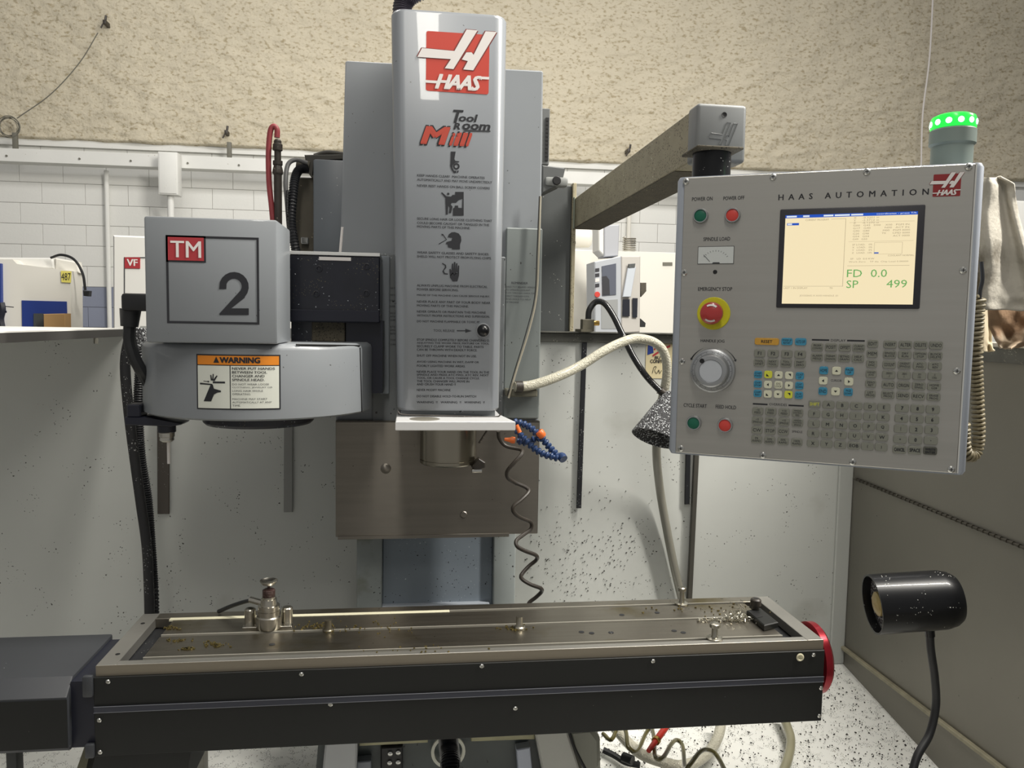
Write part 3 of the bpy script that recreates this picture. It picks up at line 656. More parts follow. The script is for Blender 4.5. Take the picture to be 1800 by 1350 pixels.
# unit square corners in px on the head: straight map
q0 = HP(749.3, 54.5); q1 = HP(859.5, 162)
def hfn2(x, z, o=0): return Vector((x, YF-o, z))
logo(hd, q0.x, q1.x, q0.z, at(749, 161, Y=YF).z, hfn2, M_logored)
def txt(parent, name, s, x0, x1, y0, y1, m, bold=0, shear=0, o=0, space=1, Y=YF):
    """px left/right, px bottom y0 and top y1 at the left end"""
    a = at(x0, y0, Y=Y); c = at(x1, y0, Y=Y); d = at(x0, y1, Y=Y)
    return part(name, text_into(B(), s, a.x, c.x, a.z, d.z, lambda x, z: (x, Y-o, z), bold=bold, shear=shear, space=space), m, parent, smooth=0)
txt(hd, 'model_word', 'T', 791, 815, 215, 193, M_print, .04, .28)
txt(hd, 'model_word', 'ool', 805, 840, 213, 200, M_print, .03, .28)
txt(hd, 'model_word', 'R', 797, 812, 227, 216, M_print, .04, .28)
txt(hd, 'model_word', 'oom', 811, 863, 227, 217, M_print, .03, .28)
part('underline', B().poly([HP(813, 227.5), HP(862, 229.5), HP(862, 232), HP(818, 231)]), M_printsoft, hd, smooth=0)
M_mill = mat('mill_red', (176, 66, 50), .5)
txt(hd, 'model_word_shadow', 'M', 737, 794, 253.5, 220.5, M_print, .07, .34); txt(hd, 'model_word', 'M', 739, 792, 252, 222, M_mill, .04, .34, o=.0006)
txt(hd, 'model_word_shadow', 'ill', 787, 835, 256, 232, M_print, .12, .34); txt(hd, 'model_word', 'ill', 789, 833, 254.7, 233.2, M_mill, .075, .34, o=.0006)
LN = [('KEEP HANDS CLEAR!  MACHINE OPERATES', 852, 308), ('AUTOMATICALLY AND MAY MOVE UNEXPECTEDLY', 865, 315.5), ('NEVER REST HANDS ON BALL SCREW COVERS', 861, 326),
      ('SECURE LONG HAIR OR LOOSE CLOTHING THAT', 865, 384), ('COULD BECOME CAUGHT OR TANGLED IN THE', 860, 391.5), ('MOVING PARTS OF THIS MACHINE.', 827, 398),
      ('WEAR SAFETY GLASSES AND SAFETY SHOES.', 860, 443.5), ('SHIELD WILL NOT PROTECT FROM FLYING CHIPS.', 864, 450.5),
      ('ALWAYS UNPLUG MACHINE FROM ELECTRICAL', 857, 501.5), ('POWER BEFORE SERVICING.', 806, 508.5), ('MISUSE OF THIS MACHINE CAN CAUSE SERIOUS INJURY.', 861, 519),
      ('NEVER PLACE ANY PART OF YOUR BODY NEAR', 862, 530), ('MOVING PARTS OF THIS MACHINE.', 824, 537), ('NEVER OPERATE OR MAINTAIN THIS MACHINE', 854, 547.5), ('WITHOUT PROPER INSTRUCTIONS AND SUPERVISION.', 861, 554.5),
      ("DO NOT MACHINE FLAMMABLE OR TOXIC M'", 843, 564.5), ('STOP SPINDLE COMPLETELY BEFORE CHANGING O.', 861, 597), ('ADJUSTING THE WORK PIECE, FIXTURE OR TOOL', 860, 603), ('SECURELY CLAMP WORK TO TABLE. PARTS', 850, 608.5),
      ('CAN BE THROWN WITH DEADLY FORCE.', 839, 614.5), ('SHUT OFF MACHINE WHEN NOT IN USE.', 838, 625), ('AVOID USING MACHINE IN WET, DAMP OR', 842, 636), ('POORLY LIGHTED WORK AREAS.', 818, 643),
      ('NEVER PLACE YOUR HAND ON THE TOOL IN THE', 860, 653.5), ('SPINDLE AND PRESS ATC FWD, ATC REV, NEXT', 859, 659), ('TOOL, OR CAUSE A TOOL CHANGE CYCLE.', 843, 664.5), ('THE TOOL CHANGER WILL MOVE IN', 825, 670), ('AND CRUSH YOUR HAND !!', 801, 675.5),
      ('NEVER MODIFY MACHINE', 792, 685.5), ('DO NOT DISABLE HOLD-TO-RUN SWITCH', 837, 696.5), ('WARNING  !!   WARNING  !!   WARNING  !!', 852, 707)]
b = B()
for s, xe, yc in LN: wr(b, s, 732.5+(707-yc)*.002, xe, yc, YF, .0052, .016)
part('safety_text', b, M_print, hd, smooth=0)
b = B(); wr(b, 'TOOL RELEASE', 762, 799, 581, YF, .0055, .01)
part('release_text', b, M_print, hd, smooth=0)
b = B(); b.poly([HP(803, 580.6), HP(818, 580.8), HP(818, 578), HP(829, 581.8), HP(818, 585), HP(818, 582.4), HP(803, 582.2)])
part('release_arrow', b, M_print, hd, smooth=0, tri=True)
# pictograms (zoom frame: scale 5.19, origin 680,240)
def pic(polys, name='pictogram', m=M_print):
    b = B()
    for P in polys: b.poly([HP(680+x/5.19, 240+y/5.19) for x, y in P])
    part(name, b, m, hd, smooth=0, tri=True)
def circ(cx_, cy_, r, n=18, r2=None):
    r2 = r2 or r; return [(cx_+r*math.cos(2*PI*k/n), cy_+r2*math.sin(2*PI*k/n)) for k in range(n)]
def ring(cx_, cy_, r, r2, n=20):
    return [[(cx_+a*math.cos(t), cy_+a*math.sin(t)) for a, t in ((r, 2*PI*k/n), (r, 2*PI*(k+1)/n), (r2, 2*PI*(k+1)/n), (r2, 2*PI*k/n))] for k in range(n)]
pic([[(583, 137), (628, 137), (616, 205), (625, 222), (662, 226), (655, 236), (625, 238), (600, 262), (598, 285), (612, 312), (635, 312), (632, 334), (610, 332), (588, 300), (578, 268), (582, 200)],
     [(640, 312), (657, 310), (650, 330), (640, 333)]]+ring(634, 272, 30, 15))
pic([[(623, 505), (701, 505), (701, 722), (603, 722), (603, 655), (618, 650), (620, 630), (650, 630), (652, 650), (686, 652), (690, 568), (655, 580), (632, 604), (592, 604), (583, 620), (600, 640), (585, 700), (565, 697), (572, 650), (560, 630), (556, 712), (538, 712), (533, 560), (495, 515), (503, 508), (545, 545), (585, 548), (600, 532), (623, 532)],
     circ(560, 523, 11)])
pic([[(556, 918), (566, 892), (590, 874), (620, 872), (655, 884), (676, 912), (680, 950), (668, 985), (667, 1030), (596, 1030), (592, 1018), (560, 1012), (553, 985), (538, 978), (545, 962), (590, 950), (596, 925)],
     [(472, 978), (540, 940), (505, 893), (512, 888), (549, 941), (476, 984)], [(497, 886), (516, 893), (503, 908)]])
hand = [(570, 1212), (580, 1206), (588, 1225), (594, 1160), (606, 1158), (608, 1215), (612, 1145), (626, 1145), (626, 1215), (632, 1155), (644, 1157), (642, 1220), (650, 1175), (661, 1178), (658, 1270), (644, 1320), (600, 1322), (576, 1285)]
pic([hand, [(503, 1160), (508, 1152), (540, 1172), (543, 1196), (520, 1225), (530, 1245), (558, 1250), (556, 1260), (520, 1256), (507, 1230), (530, 1192), (528, 1178)]])
pic([[(580, 1268), (600, 1240), (615, 1262), (636, 1238), (658, 1250), (656, 1254), (638, 1246), (616, 1270), (600, 1250), (583, 1272)]], 'pictogram_bolt', M_greyhead)

# corrugated conduit on top of the head
t = solo('corrugated_conduit', B().tube([at(712, 50, Y=.5), at(707, 14, Y=.5), at(722, -8, Y=.5), at(770, -30, Y=.5)], .024, n=16, sm=16, rib=.16, per=.009), mat('purple_grey_conduit', (70, 66, 76), .45), 'thick dark ribbed conduit above the top left of the spindle head', 'conduit')

# =====================================================================
# TOOL CHANGER
# =====================================================================
tcx, tcy, tr = .232, .425, .262
tch = thing('tool_changer', 'grey round tool changer with square cover box and orange warning label', 'tool changer', (tcx, tcy, .46))
zt_ = .609; zb_ = at(430, 741, Y=tcy-tr).z
cc_ = part('carousel_cover', B().lathe((tcx, tcy, zb_), (0, 0, 1), [(0, tr-.006), (.004, tr), (zt_-zb_-.014, tr), (zt_-zb_-.006, tr-.003), (zt_-zb_, tr-.012)], 96), M_grey, tch, smooth=40)
def oncyl(x, z, o=.0008):
    dx = x-tcx; rr = tr+o; return Vector((x, tcy-math.sqrt(max(rr*rr-dx*dx, 1e-6)), z))
# seam
def cylpx(px, py, o=.0008):
    d = ray(px, py); ox, oy = CAM.x-tcx, CAM.y-tcy; a = d.x*d.x+d.y*d.y; bb = ox*d.x+oy*d.y; c = ox*ox+oy*oy-(tr+o)**2
    t_ = (-bb-math.sqrt(max(bb*bb-a*c, 0)))/a; return CAM+d*t_
q0 = cylpx(633, 606); q1 = cylpx(636, 733)
part('cover_seam', B().tube([(q0.x, q0.y, zt_-.01), (q1.x, q1.y, zb_+.002)], .0013, n=6, sm=1), M_blackplain, tch)
part('lid_gap', B().tube([cylpx(x, y, .0)+Vector((0, .004, 0)) for x, y in ((520, 606), (580, 607), (632, 608))], .002, n=6), M_blackplain, tch)
q0 = cylpx(345, 622); q1 = cylpx(493, 622); q2 = cylpx(347, 719)
lx0, lx1, lz1 = q0.x, cylpx(493, 630).x, q0.z; lz0 = q2.z
def patch(x0, x1, z0, z1, o, n=14):
    b = B(); 
    for k in range(n):
        xa_, xb_ = x0+(x1-x0)*k/n, x0+(x1-x0)*(k+1)/n
        b.poly([oncyl(xa_, z0, o), oncyl(xb_, z0, o), oncyl(xb_, z1, o), oncyl(xa_, z1, o)])
    bmesh.ops.remove_doubles(b.bm, verts=b.bm.verts, dist=1e-5); return b
wl = part('warning_label', patch(lx0, lx1, lz0, lz1, .0006), M_print, tch)
bz = .0028; LW = lx1-lx0; LH = lz1-lz0; hz = lz1-LH*.195
part('label_header', patch(lx0+bz, lx1-bz, hz+.001, lz1-bz, .0012), M_orange, wl)
mx = lx0+LW*.415
part('label_field', patch(lx0+bz, mx-.001, lz0+bz, hz-.001, .0012, 6), M_lblwhite, wl)
part('label_field', patch(mx+.001, lx1-bz, lz0+bz, hz-.001, .0012, 8), M_lblwhite, wl)
b = B(); f2 = lambda x, z: oncyl(x, z, .0019)
text_into(b, 'WARNING', lx0+LW*.29, lx0+LW*.77, hz+LH*.045, hz+LH*.145, f2, bold=.05)
b.poly([f2(lx0+LW*.215, hz+LH*.045), f2(lx0+LW*.285, hz+LH*.045), f2(lx0+LW*.25, hz+LH*.155)])
for k, (s, w) in enumerate((('NEVER PUT HANDS', .50), ('BETWEEN TOOL', .41), ('CHANGER AND', .38), ('SPINDLE HEAD.', .38))):
    zc = hz-LH*(.055+.068*k); text_into(b, s, mx+.004, mx+.004+LW*w, zc-LH*.022, zc+LH*.022, f2, bold=.02)
part('label_words', b, M_print, wl, smooth=0, tri=True)
b = B()
for k, (s, w) in enumerate((('DO NOT WEAR LOOSE', .43), ('CLOTHING, JEWELRY OR', .47), ('LONG HAIR WHILE', .36), ('OPERATING.', .22), ('', 0), ('MACHINE MAY START', .41), ('AUTOMATICALLY AT ANY', .46), ('TIME.', .10))):
    zc = hz-LH*(.34+.0595*k)+(LH*.03 if k > 4 else 0)
    if s: text_into(b, s, mx+.004, mx+.004+LW*w, zc-LH*.016, zc+LH*.016, f2)
part('label_small_print', b, M_printsoft, wl, smooth=0, tri=True)
b = B(); S = lambda x, y: f2(lx0+LW*(x-463)/455*1.0, lz1-LH*(y-857)/305)
for P in ([(503, 1117), (528, 1060), (545, 1022), (556, 1024), (562, 1046), (600, 1056), (602, 1064), (580, 1068), (562, 1078), (545, 1117)], [(483, 1015), (553, 1020), (553, 1027), (483, 1024)], [(556, 1006), (624, 1006), (624, 1016), (556, 1016)],
          [(545, 1000), (542, 972), (548, 970), (553, 995), (556, 965), (562, 965), (560, 995), (578, 972), (583, 976), (566, 1004)], [(503, 1004), (528, 1006), (528, 1002), (538, 1008), (528, 1013), (528, 1009), (503, 1007)]):
    b.poly([S(x, y) for x, y in P])
part('label_pictogram', b, M_print, wl, smooth=0, tri=True)
zd = at(463, 755, Y=.235).z
part('carousel_disc', B().lathe((at(463, 745, Y=tcy-.02).x, tcy-.07, zd), (0, 0, 1), [(0, .118), (.006, .124), (zb_-zd, .126)], 48), M_navy, tch)
# square cover box
YM = .15; q0 = at(252, 379, Y=YM); q1 = at(487, 388, Y=YM); q2 = at(255, 602, Y=YM)
mb = part('motor_box', B().box(q0.x, q1.x, YM, .325, zt_+.001, q0.z, .005), M_grey, tch)
Yq = YM-.0007
def MP(px, py, o=0): q = at(px, py, Y=Yq); q.y -= o; return q
w0 = MP(291, 413); w1 = MP(456, 570); zA = w0.z; zB = MP(292, 568).z; t_ = .0045
b = B(); 
for x0_, x1_, z0_, z1_ in ((w0.x, w1.x, zA-t_, zA), (w0.x, w1.x, zB, zB+t_), (w0.x, w0.x+t_, zB+t_, zA-t_), (w1.x-t_, w1.x, zB+t_, zA-t_)):
    b.poly([(x0_, Yq, z0_), (x1_, Yq, z0_), (x1_, Yq, z1_), (x0_, Yq, z1_)])
part('sign_border', b, M_print, mb, smooth=0)
r1 = MP(362, 462)
part('sign_corner_edge', B().poly([(w0.x, Yq, r1.z), (r1.x, Yq, r1.z), (r1.x, Yq, zA), (w0.x, Yq, zA)]), M_print, mb, smooth=0)
part('sign_corner', B().poly([(w0.x+t_*.9, Yq-.0005, r1.z+t_*.8), (r1.x-t_*.8, Yq-.0005, r1.z+t_*.8), (r1.x-t_*.8, Yq-.0005, zA-t_*.8), (w0.x+t_*.9, Yq-.0005, zA-t_*.8)]), M_tmred, mb, smooth=0)
a = MP(300, 452); c = MP(354, 452); d = MP(300, 423)
part('sign_letters', text_into(B(), 'TM', a.x, c.x, a.z, d.z, lambda x, z: (x, Yq-.0012, z), bold=.012, res=3), M_wprint, mb, smooth=0)
def Z2(x, y): return MP(200+x/3.14, 350+y/3.14)
o_ = []; 
for k in range(13):
    t_ = math.radians(180-k*18.5); o_.append((663+82*math.cos(t_), 484-82*math.sin(t_)))
o_ += [(722, 545), (648, 603), (745, 603), (745, 640), (583, 640), (583, 632)]
inn = []
for k in range(12):
    t_ = math.radians(-32+k*19.3); inn.append((663+43*math.cos(t_), 482-43*math.sin(t_)))
inn[-1] = (621, 497); o_[0] = (581, 497)
part('sign_number', B().poly([Z2(*p) for p in o_+inn]), M_print, mb, smooth=0, tri=True)
# black mounting block between box and column
YK = .41; q0 = at(508, 445, Y=YK); q1 = at(668, 447, Y=YK); q2 = at(510, 560, Y=YK)
part('mounting_block', B().box(q1.x-(q1.x-q0.x), q1.x, YK, .59, at(520, 566, Y=YK).z, at(590, 449, Y=YK).z, .003, 1), M_navy, tch)
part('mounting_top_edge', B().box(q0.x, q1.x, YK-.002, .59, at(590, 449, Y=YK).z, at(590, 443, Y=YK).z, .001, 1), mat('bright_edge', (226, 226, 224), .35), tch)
part('mounting_rib', B().box(q0.x, q1.x, YK-.008, YK, at(590, 566, Y=YK).z, at(590, 545, Y=YK).z, .002, 1), M_navyplain, tch)
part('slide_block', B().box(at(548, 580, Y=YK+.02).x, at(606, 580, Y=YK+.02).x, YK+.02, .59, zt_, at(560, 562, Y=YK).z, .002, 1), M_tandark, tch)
part('slide_rail', B().box(q0.x, at(546, 580, Y=YK).x, YK+.03, .59, zt_, at(560, 562, Y=YK).z), M_navy, tch)
part('slide_rail', B().box(at(608, 580, Y=YK+.03).x, at(672, 580, Y=YK).x, YK+.03, .59, at(650, 693, Y=YK).z, at(560, 562, Y=YK).z), M_navyplain, tch)
part('white_tag', B().box(at(561, 455, Y=YK).x, at(617, 455, Y=YK).x, YK-.002, YK, at(590, 458, Y=YK).z, at(590, 452, Y=YK).z), M_wprint, tch)
part('lever', B().cyl(at(598, 444, Y=YK+.1), at(602, 399, Y=YK+.1), .0035, n=10, ch=.001), M_wprint, tch)
for px, py in ((561, 472), (645, 468), (556, 516), (644, 515), (548, 550), (664, 552)):
    q = at(px, py, Y=YK); part('cap_screw', B().lathe((q.x, YK, q.z), (0, -1, 0), [(0, .008), (.003, .008), (.0035, .005), (.001, .004)], 14), M_navy, tch)
# black motor with plug left
q0 = at(211, 515, Y=.25); q1 = at(256, 547, Y=.25)
part('plug_housing', B().box(q0.x, q1.x+.05, .25, .31, q1.z, q0.z, .007), M_black, tch)
q = at(227, 550, Y=.28); part('plug_neck', B().cyl((q.x+.003, .28, q1.z+.004), (q.x, .28, at(227, 574, Y=.28).z), .022, .018, n=16), M_black, tch)
part('plug_cable', B().tube([at(228, 572, Y=.28), at(228, 600, Y=.28), at(236, 628, Y=.28), at(250, 655, Y=.29), at(262, 676, Y=.33)], .013, n=10), M_black, tch)
part('mesh_sleeve', B().box(at(236, 590, Y=.45).x, at(254, 590, Y=.45).x, .45, .5, at(240, 616, Y=.45).z, at(240, 576, Y=.45).z, .004), M_chipped, tch)
# lower arm with tool pocket
ya = .3
part('pocket_arm', B().prism([at(219, 733, Y=ya), at(262, 733, Y=ya), at(300, 742, Y=ya), at(321, 744, Y=ya), at(318, 747, Y=ya), at(300, 750, Y=ya), at(219, 747, Y=ya)], (0, .06, 0), .002, 1), M_navyplain, tch)
part('clamp_block', B().box(at(222, 720, Y=ya).x, at(247, 720, Y=ya).x, ya, ya+.05, at(222, 734, Y=ya).z, at(222, 711, Y=ya).z, .003, 1), M_navyplain, tch)
q = at(293, 748, Y=.33)
pk = part('tool_pocket', B().lathe((q.x, .33, q.z), (0, 0, -1), [(0, .020), (.014, .020), (.016, .017)], 20), M_navyplain, tch)
part('collet_nut', B().lathe((q.x, .33, q.z-.015), (0, 0, -1), [(0, .017), (.010, .017), (.011, .015), (.018, .016), (.022, .012)], 20), M_chrome, pk)
q = at(296, 770, Y=.33); part('cutter', B().cyl((q.x, .33, q.z+.01), (q.x, .33, at(296, 815, Y=.33).z), .0035, n=10), M_wprint, pk)

# conduits running down behind on the left
solo('ribbed_conduit', B().tube([at(240, 590, Y=.6), at(246, 640, Y=.6), at(243, 720, Y=.6), at(247, 800, Y=.6), at(259, 880, Y=.6), at(265, 960, Y=.6), at(270, 1040, Y=.6), at(271, 1100, Y=.58)], .0135, n=12, sm=20, rib=.2, per=.0075), M_cond, 'black ribbed conduit hanging left of the tool changer, right one of the pair', 'conduit')
solo('smooth_black_cable', B().tube([at(228, 590, Y=.56), at(220, 640, Y=.56), at(226, 720, Y=.56), at(236, 800, Y=.56), at(247, 880, Y=.56), at(258, 960, Y=.56), at(262, 1040, Y=.56), at(263, 1100, Y=.55)], .0125, n=12, sm=8), mat('chip_dusted_cable', (34, 34, 36), .5, dots=((170, 170, 168), 190, .2, .45, .58)), 'smooth black cable left of the ribbed conduit, dusted with chips', 'cable')
# red hose & fitting above the tool changer
t = thing('red_air_hose', 'red rubber air hose looping over a black fitting behind the cover box', 'hose', at(487, 380, Y=.45))
part('hose', B().tube([at(487, 242, Y=.45), at(487, 228, Y=.45), at(481, 222, Y=.45), at(475, 232, Y=.45), at(472, 270, Y=.45), at(473, 320, Y=.45), at(477, 360, Y=.45), at(480, 392, Y=.45)], .0065, n=12, sm=8), M_hosered, t)
q = at(488, 245, Y=.45); part('fitting', B().lathe(q, (0, 0, -1), [(0, .006), (.004, .009), (.01, .009), (.012, .0115), (.026, .0115), (.028, .008), (.05, .008), (.051, .0115), (.06, .0115), (.062, .0095), (.074, .0125), (.08, .0125), (.084, .0095), (.24, .0095)], 16), M_dirtyblack, t)
solo('thick_ribbed_conduit', B().tube([at(540, 297, Y=.66), at(527, 298, Y=.65), at(519, 312, Y=.64), at(515, 345, Y=.62), at(512, 390, Y=.6), at(518, 430, Y=.58), at(524, 455, Y=.6)], .0125, n=12, sm=16, rib=.18, per=.008), M_cond, 'thick black ribbed conduit bending down left of the cabinet beside the column', 'conduit')
solo('thin_ribbed_conduit', B().tube([at(505, 335, Y=.6), at(505, 370, Y=.6), at(508, 405, Y=.6), at(520, 432, Y=.6)], .0045, n=8, sm=24, rib=.25, per=.006), M_cond, 'thin black ribbed conduit just left of the thick ribbed one', 'conduit')
solo('grey_looped_cable', B().tube([at(540, 287, Y=.66), at(520, 281, Y=.65), at(506, 290, Y=.64), at(502, 320, Y=.62), at(504, 350, Y=.61), at(508, 400, Y=.61)], .006, n=10), mat('grey_cable', (92, 92, 92), .5), 'smooth grey cable looping over left of the column cabinet', 'cable')
solo('cabinet_top_cables', B().tube([at(552, 274, Y=.75), at(575, 268, Y=.75), at(610, 272, Y=.75)], .006, n=8).tube([at(560, 275, Y=.77), at(585, 270, Y=.77), at(612, 273, Y=.77)], .005, n=8), mat('dusty_cable', (78, 76, 70), .6), 'dusty dark cables lying on top of the left column cabinet', 'cable')

# =====================================================================
# WORKTABLE
# =====================================================================
TW, TD = 1.467, .267
tb = thing('mill_table', 'long steel mill table with T-slots and a black front apron', 'table', (TW/2, TD/2, -.18))
TH = .021
# slot lines in y (from the photo) and the two end troughs
s_f = at(560, 1147, Z=0).y; s_m = at(560, 1109, Z=0).y; s_b = at(560, 1081, Z=0).y
tl0, tl1 = at(206, 1167, Z=0), at(230, 1166, Z=0)
xl0 = .036; xl1 = .076; xr0 = TW-.078; xr1 = TW-.036
sw = .011
ys = [0, s_f-sw/2, s_f+sw/2, s_m-sw/2, s_m+sw/2, s_b-sw/2, s_b+sw/2, TD]
for i in range(0, 8, 2):
    y0_, y1_ = ys[i], ys[i+1]
    if i in (0, 6): part('table_strip', B().box(xl0, xr1, y0_+(.0 if i else .0), y1_, -TH, 0, .0008, 1), M_steel if i == 6 else M_rimtop, tb)
    else: part('table_strip', B().box(xl1, xr0, y0_, y1_, -TH, 0, .0008, 1), M_steel, tb)
part('table_front_face', B().box(0, TW, -.001, .0005, -TH, -.0006), M_steelrim, tb)
part('end_rim', B().box(0, xl0, 0, TD, -TH, 0, .0008, 1), M_rimtop, tb); part('end_rim', B().box(xr1, TW, 0, TD, -TH, 0, .0008, 1), M_rimtop, tb)
part('table_bed', B().box(.002, TW-.002, .002, TD-.002, -.06, -TH-.002), M_trough, tb)
for y in (s_f, s_m, s_b): part('slot_edge', B().box(xl1, xr0, y+sw/2-.0016, y+sw/2+.0012, -TH, .0004), mat('lit_slot_edge', (206, 202, 190), .35, .6), tb)  # pale strips paint in the light on each slot's far wall
part('slot_insert', B().box(at(300, 1086, Z=0).x, at(790, 1074, Z=0).x, s_b-.005, s_b+.007, -.004, .001, .0008, 1), mat('cream_plastic_strip', (206, 202, 176), .5, stain=((170, 150, 80), 9, .6, .7)), tb)
for px, py in ((251, 1096), (207, 1150)):
    q = at(px, py, Z=0); part('rim_hole', B().lathe((q.x, q.y, .0002), (0, 0, 1), [(0, .0045), (.0004, .0045)], 12), M_blackplain, tb)
for px, py in ((478, 1133), (1022, 1111), (1040, 1113), (1155, 1077), (1093, 1081), (1185, 1109), (1201, 1112), (1074, 1112)):
    q = at(px, py, Z=0); part('table_hole', B().lathe((q.x, q.y, .0002), (0, 0, 1), [(0, .006), (.0004, .006)], 12), M_trough, tb)
za = -.177
ap = part('apron', B().box(-.003, TW+.001, -.006, -.0015, za, -TH, .001, 1).box(TW-.004, TW+.001, -.003, TD-.01, za, -TH).box(.01, TW-.01, .0, TD-.01, za, za+.004), M_apron, tb)
zg = at(560, 1231, Y=-.007).z
part('apron_groove', B().box(-.003, TW+.001, -.0085, -.006, zg-.006, zg+.006, .001, 1), M_groove, tb)
part('apron_groove_edge', B().box(-.003, TW+.001, -.0092, -.0085, zg+.0052, zg+.0062), mat('groove_edge', (104, 106, 112), .35), tb)
part('apron_groove_edge', B().box(-.003, TW+.001, -.0092, -.0085, zg-.0062, zg-.0052), mat('groove_edge', (104, 106, 112), .35), tb)
scr = B().lathe((0, 0, 0), (0, -1, 0), [(0, .0045), (.0015, .0045), (.0028, .003), (.003, .0005)], 12).mesh('apron_screw'); scr.materials.append(M_bright)
for px, py in ((190, 1198), (173, 1266), (173, 1322), (530, 1185), (847, 1170), (1148, 1162), (1430, 1151), (1443, 1209), (1440, 1258), (906, 1245), (581, 1238)):
    q = at(px, py, Y=-.006); q.z = min(max(q.z, za+.006), -TH-.006); inst('apron_screw', scr, tb, wm(tb).inverted() @ Vector((max(.006, q.x), -.006, q.z)))
q = at(1406, 1155, Y=-.006)
part('grommet', B().lathe((q.x, -.006, q.z), (0, -1, 0), [(-.001, .0045), (.001, .0085), (.002, .0085), (.003, .006), (.0005, .0042)], 20), mat('cream_grommet', (206, 200, 172), .5), tb)
# handwheel on the right
q = at(1440, 1155, X=TW+.022)
hw = part('handwheel', B().lathe((TW+.028, .12, -.092), (1, 0, 0), [(0, .05), (.003, .072), (.007, .079), (.022, .079), (.028, .073), (.031, .062), (.020, .05), (.020, .012)], 64), M_red, tb)
part('wheel_hub', B().cyl((TW+.001, .12, -.092), (TW+.032, .12, -.092), .014, n=20, ch=.002), M_black, hw)
# left motor cover
q0 = at(80, 1122, Z=-.012); 
mx1 = -.06; mx0 = -.36; yb_ = .20; zt1 = -.024
pts = [(-.0, yb_), (.0, -.0)]
b = B()
P = [(-.045, zt1, .20), (-.045, zt1, .02)]
# cross-section in YZ: back top, front top, chamfer, bottom
sec = [(.215, zt1), (.012, zt1), (-.018, zt1-.028), (-.018, -.150), (-.005, -.162), (.215, -.162)]
b.prism([(-.046, y, z) for y, z in sec], (-.32, 0, 0), .004, 2)
mc = part('motor_cover', b, M_motor, tb)
part('motor_cover_front', B().box(-.366, -.046, -.0195, -.018, -.150, zt1-.032), M_apron, mc)
sec2 = [(.2, -.03), (.012, -.02), (-.004, -.022), (-.006, -.16), (.2, -.16)]
part('cover_end', B().prism([(-.003, y, z) for y, z in ((.20, -.03), (.0, -.03), (.0, -.16), (.20, -.16))], (-.043, 0, 0)), M_navyplain, tb)
part('cover_tab', B().box(-.022, -.003, -.012, .0, -.058, -.016, .004), M_motor, tb)
part('cover_tab', B().box(-.02, -.003, -.012, .0, -.178, -.15, .003), M_motor, tb)
part('lower_way_cover', B().prism([at(170, 1318, Y=.02), at(336, 1318, Y=.02), at(322, 1400, Y=.02), at(150, 1400, Y=.02)], (0, .2, 0)), M_apron, tb)
b = B().prism([at(150, 1308, Y=.03), at(162, 1306, Y=.03), at(140, 1400, Y=.03), at(118, 1400, Y=.03)], (0, .05, 0)); part('cover_brace', b, mat('olive_brace', (74, 72, 52), .5), tb)
part('cover_leg', B().box(at(10, 1345, Y=.05).x, at(29, 1345, Y=.05).x, .05, .08, -.5, -.16, .003), mat('dark_leg', (58, 60, 60), .5), tb)

# saddle and base below the table
sd = col
def fbox(b, pts, Y, d, bev=.002): return b.prism([at(x, y, Y=Y) for x, y in pts], (0, d, 0), bev, 1)
part('base_wall', fbox(B(), [(560, 1296), (1046, 1276), (1046, 1420), (550, 1420)], .26, .35), mat('dark_base_paint', (66, 73, 73), .4, var=.3, vs=10, dots=((20, 22, 22), 60, .16, .45, .6)), sd)
part('top_strip', fbox(B(), [(631, 1297), (752, 1293), (752, 1306), (631, 1312)], .235, .02), mat('grimy_strip_paint', (170, 166, 132), .5, var=.3, vs=20), sd)
part('top_strip', fbox(B(), [(828, 1291), (940, 1288), (940, 1300), (828, 1304)], .235, .02), mat('grimy_strip_paint', (116, 114, 88), .5), sd)
part('way_block', fbox(B(), [(572, 1303), (628, 1302), (624, 1420), (560, 1420)], .20, .05, .004), mat('way_grey', (172, 174, 176), .4), sd)
part('way_block', fbox(B(), [(940, 1286), (997, 1284), (1040, 1420), (966, 1420)], .20, .05, .004), mat('way_grey2', (166, 166, 160), .4), sd)
part('end_block', fbox(B(), [(997, 1284), (1040, 1280), (1056, 1300), (1058, 1420), (1035, 1420)], .22, .05, .01), M_castmott, sd)
part('pillar', fbox(B(), [(628, 1340), (652, 1338), (652, 1420), (620, 1420)], .23, .03), mat('pillar_blue_grey', (120, 125, 134), .4), sd)
part('pillar', fbox(B(), [(908, 1318), (932, 1314), (942, 1420), (916, 1420)], .23, .03), mat('pillar_pale', (168, 174, 188), .4), sd)
part('terminal_block', fbox(B(), [(669, 1314), (708, 1312), (708, 1360), (669, 1360)], .235, .03, .003), M_blackplain, sd)
bm_ = B().lathe((0, 0, 0), (0, -1, 0), [(0, .0055), (.004, .0055), (.0055, .003), (.006, .0005)], 12).mesh('bolt_head'); bm_.materials.append(M_bright)
for px, py in ((686, 1324), (700, 1322), (685, 1340), (700, 1339)):
    q = at(px, py, Y=.235); inst('bolt_head', bm_, sd, wm(sd).inverted() @ q)
q = at(788, 1322, Y=.235)
part('conduit_ring', B().lathe((q.x, .245, q.z), (0, -1, 0), [(0, .036), (.004, .040), (.010, .040), (.010, .033), (.0, .033)], 32, caps=False), mat('pale_ring', (205, 205, 192), .4), sd)
solo('spring_conduit', B().tube([at(788, 1300, Y=.22), at(790, 1320, Y=.18), at(792, 1345, Y=.14), at(796, 1400, Y=.10)], .023, n=20, sm=20, rib=.3, per=.012), mat('glossy_spring_black', (34, 35, 38), .2, coat=.8), 'black coiled spring conduit leaving the round opening under the table', 'conduit')
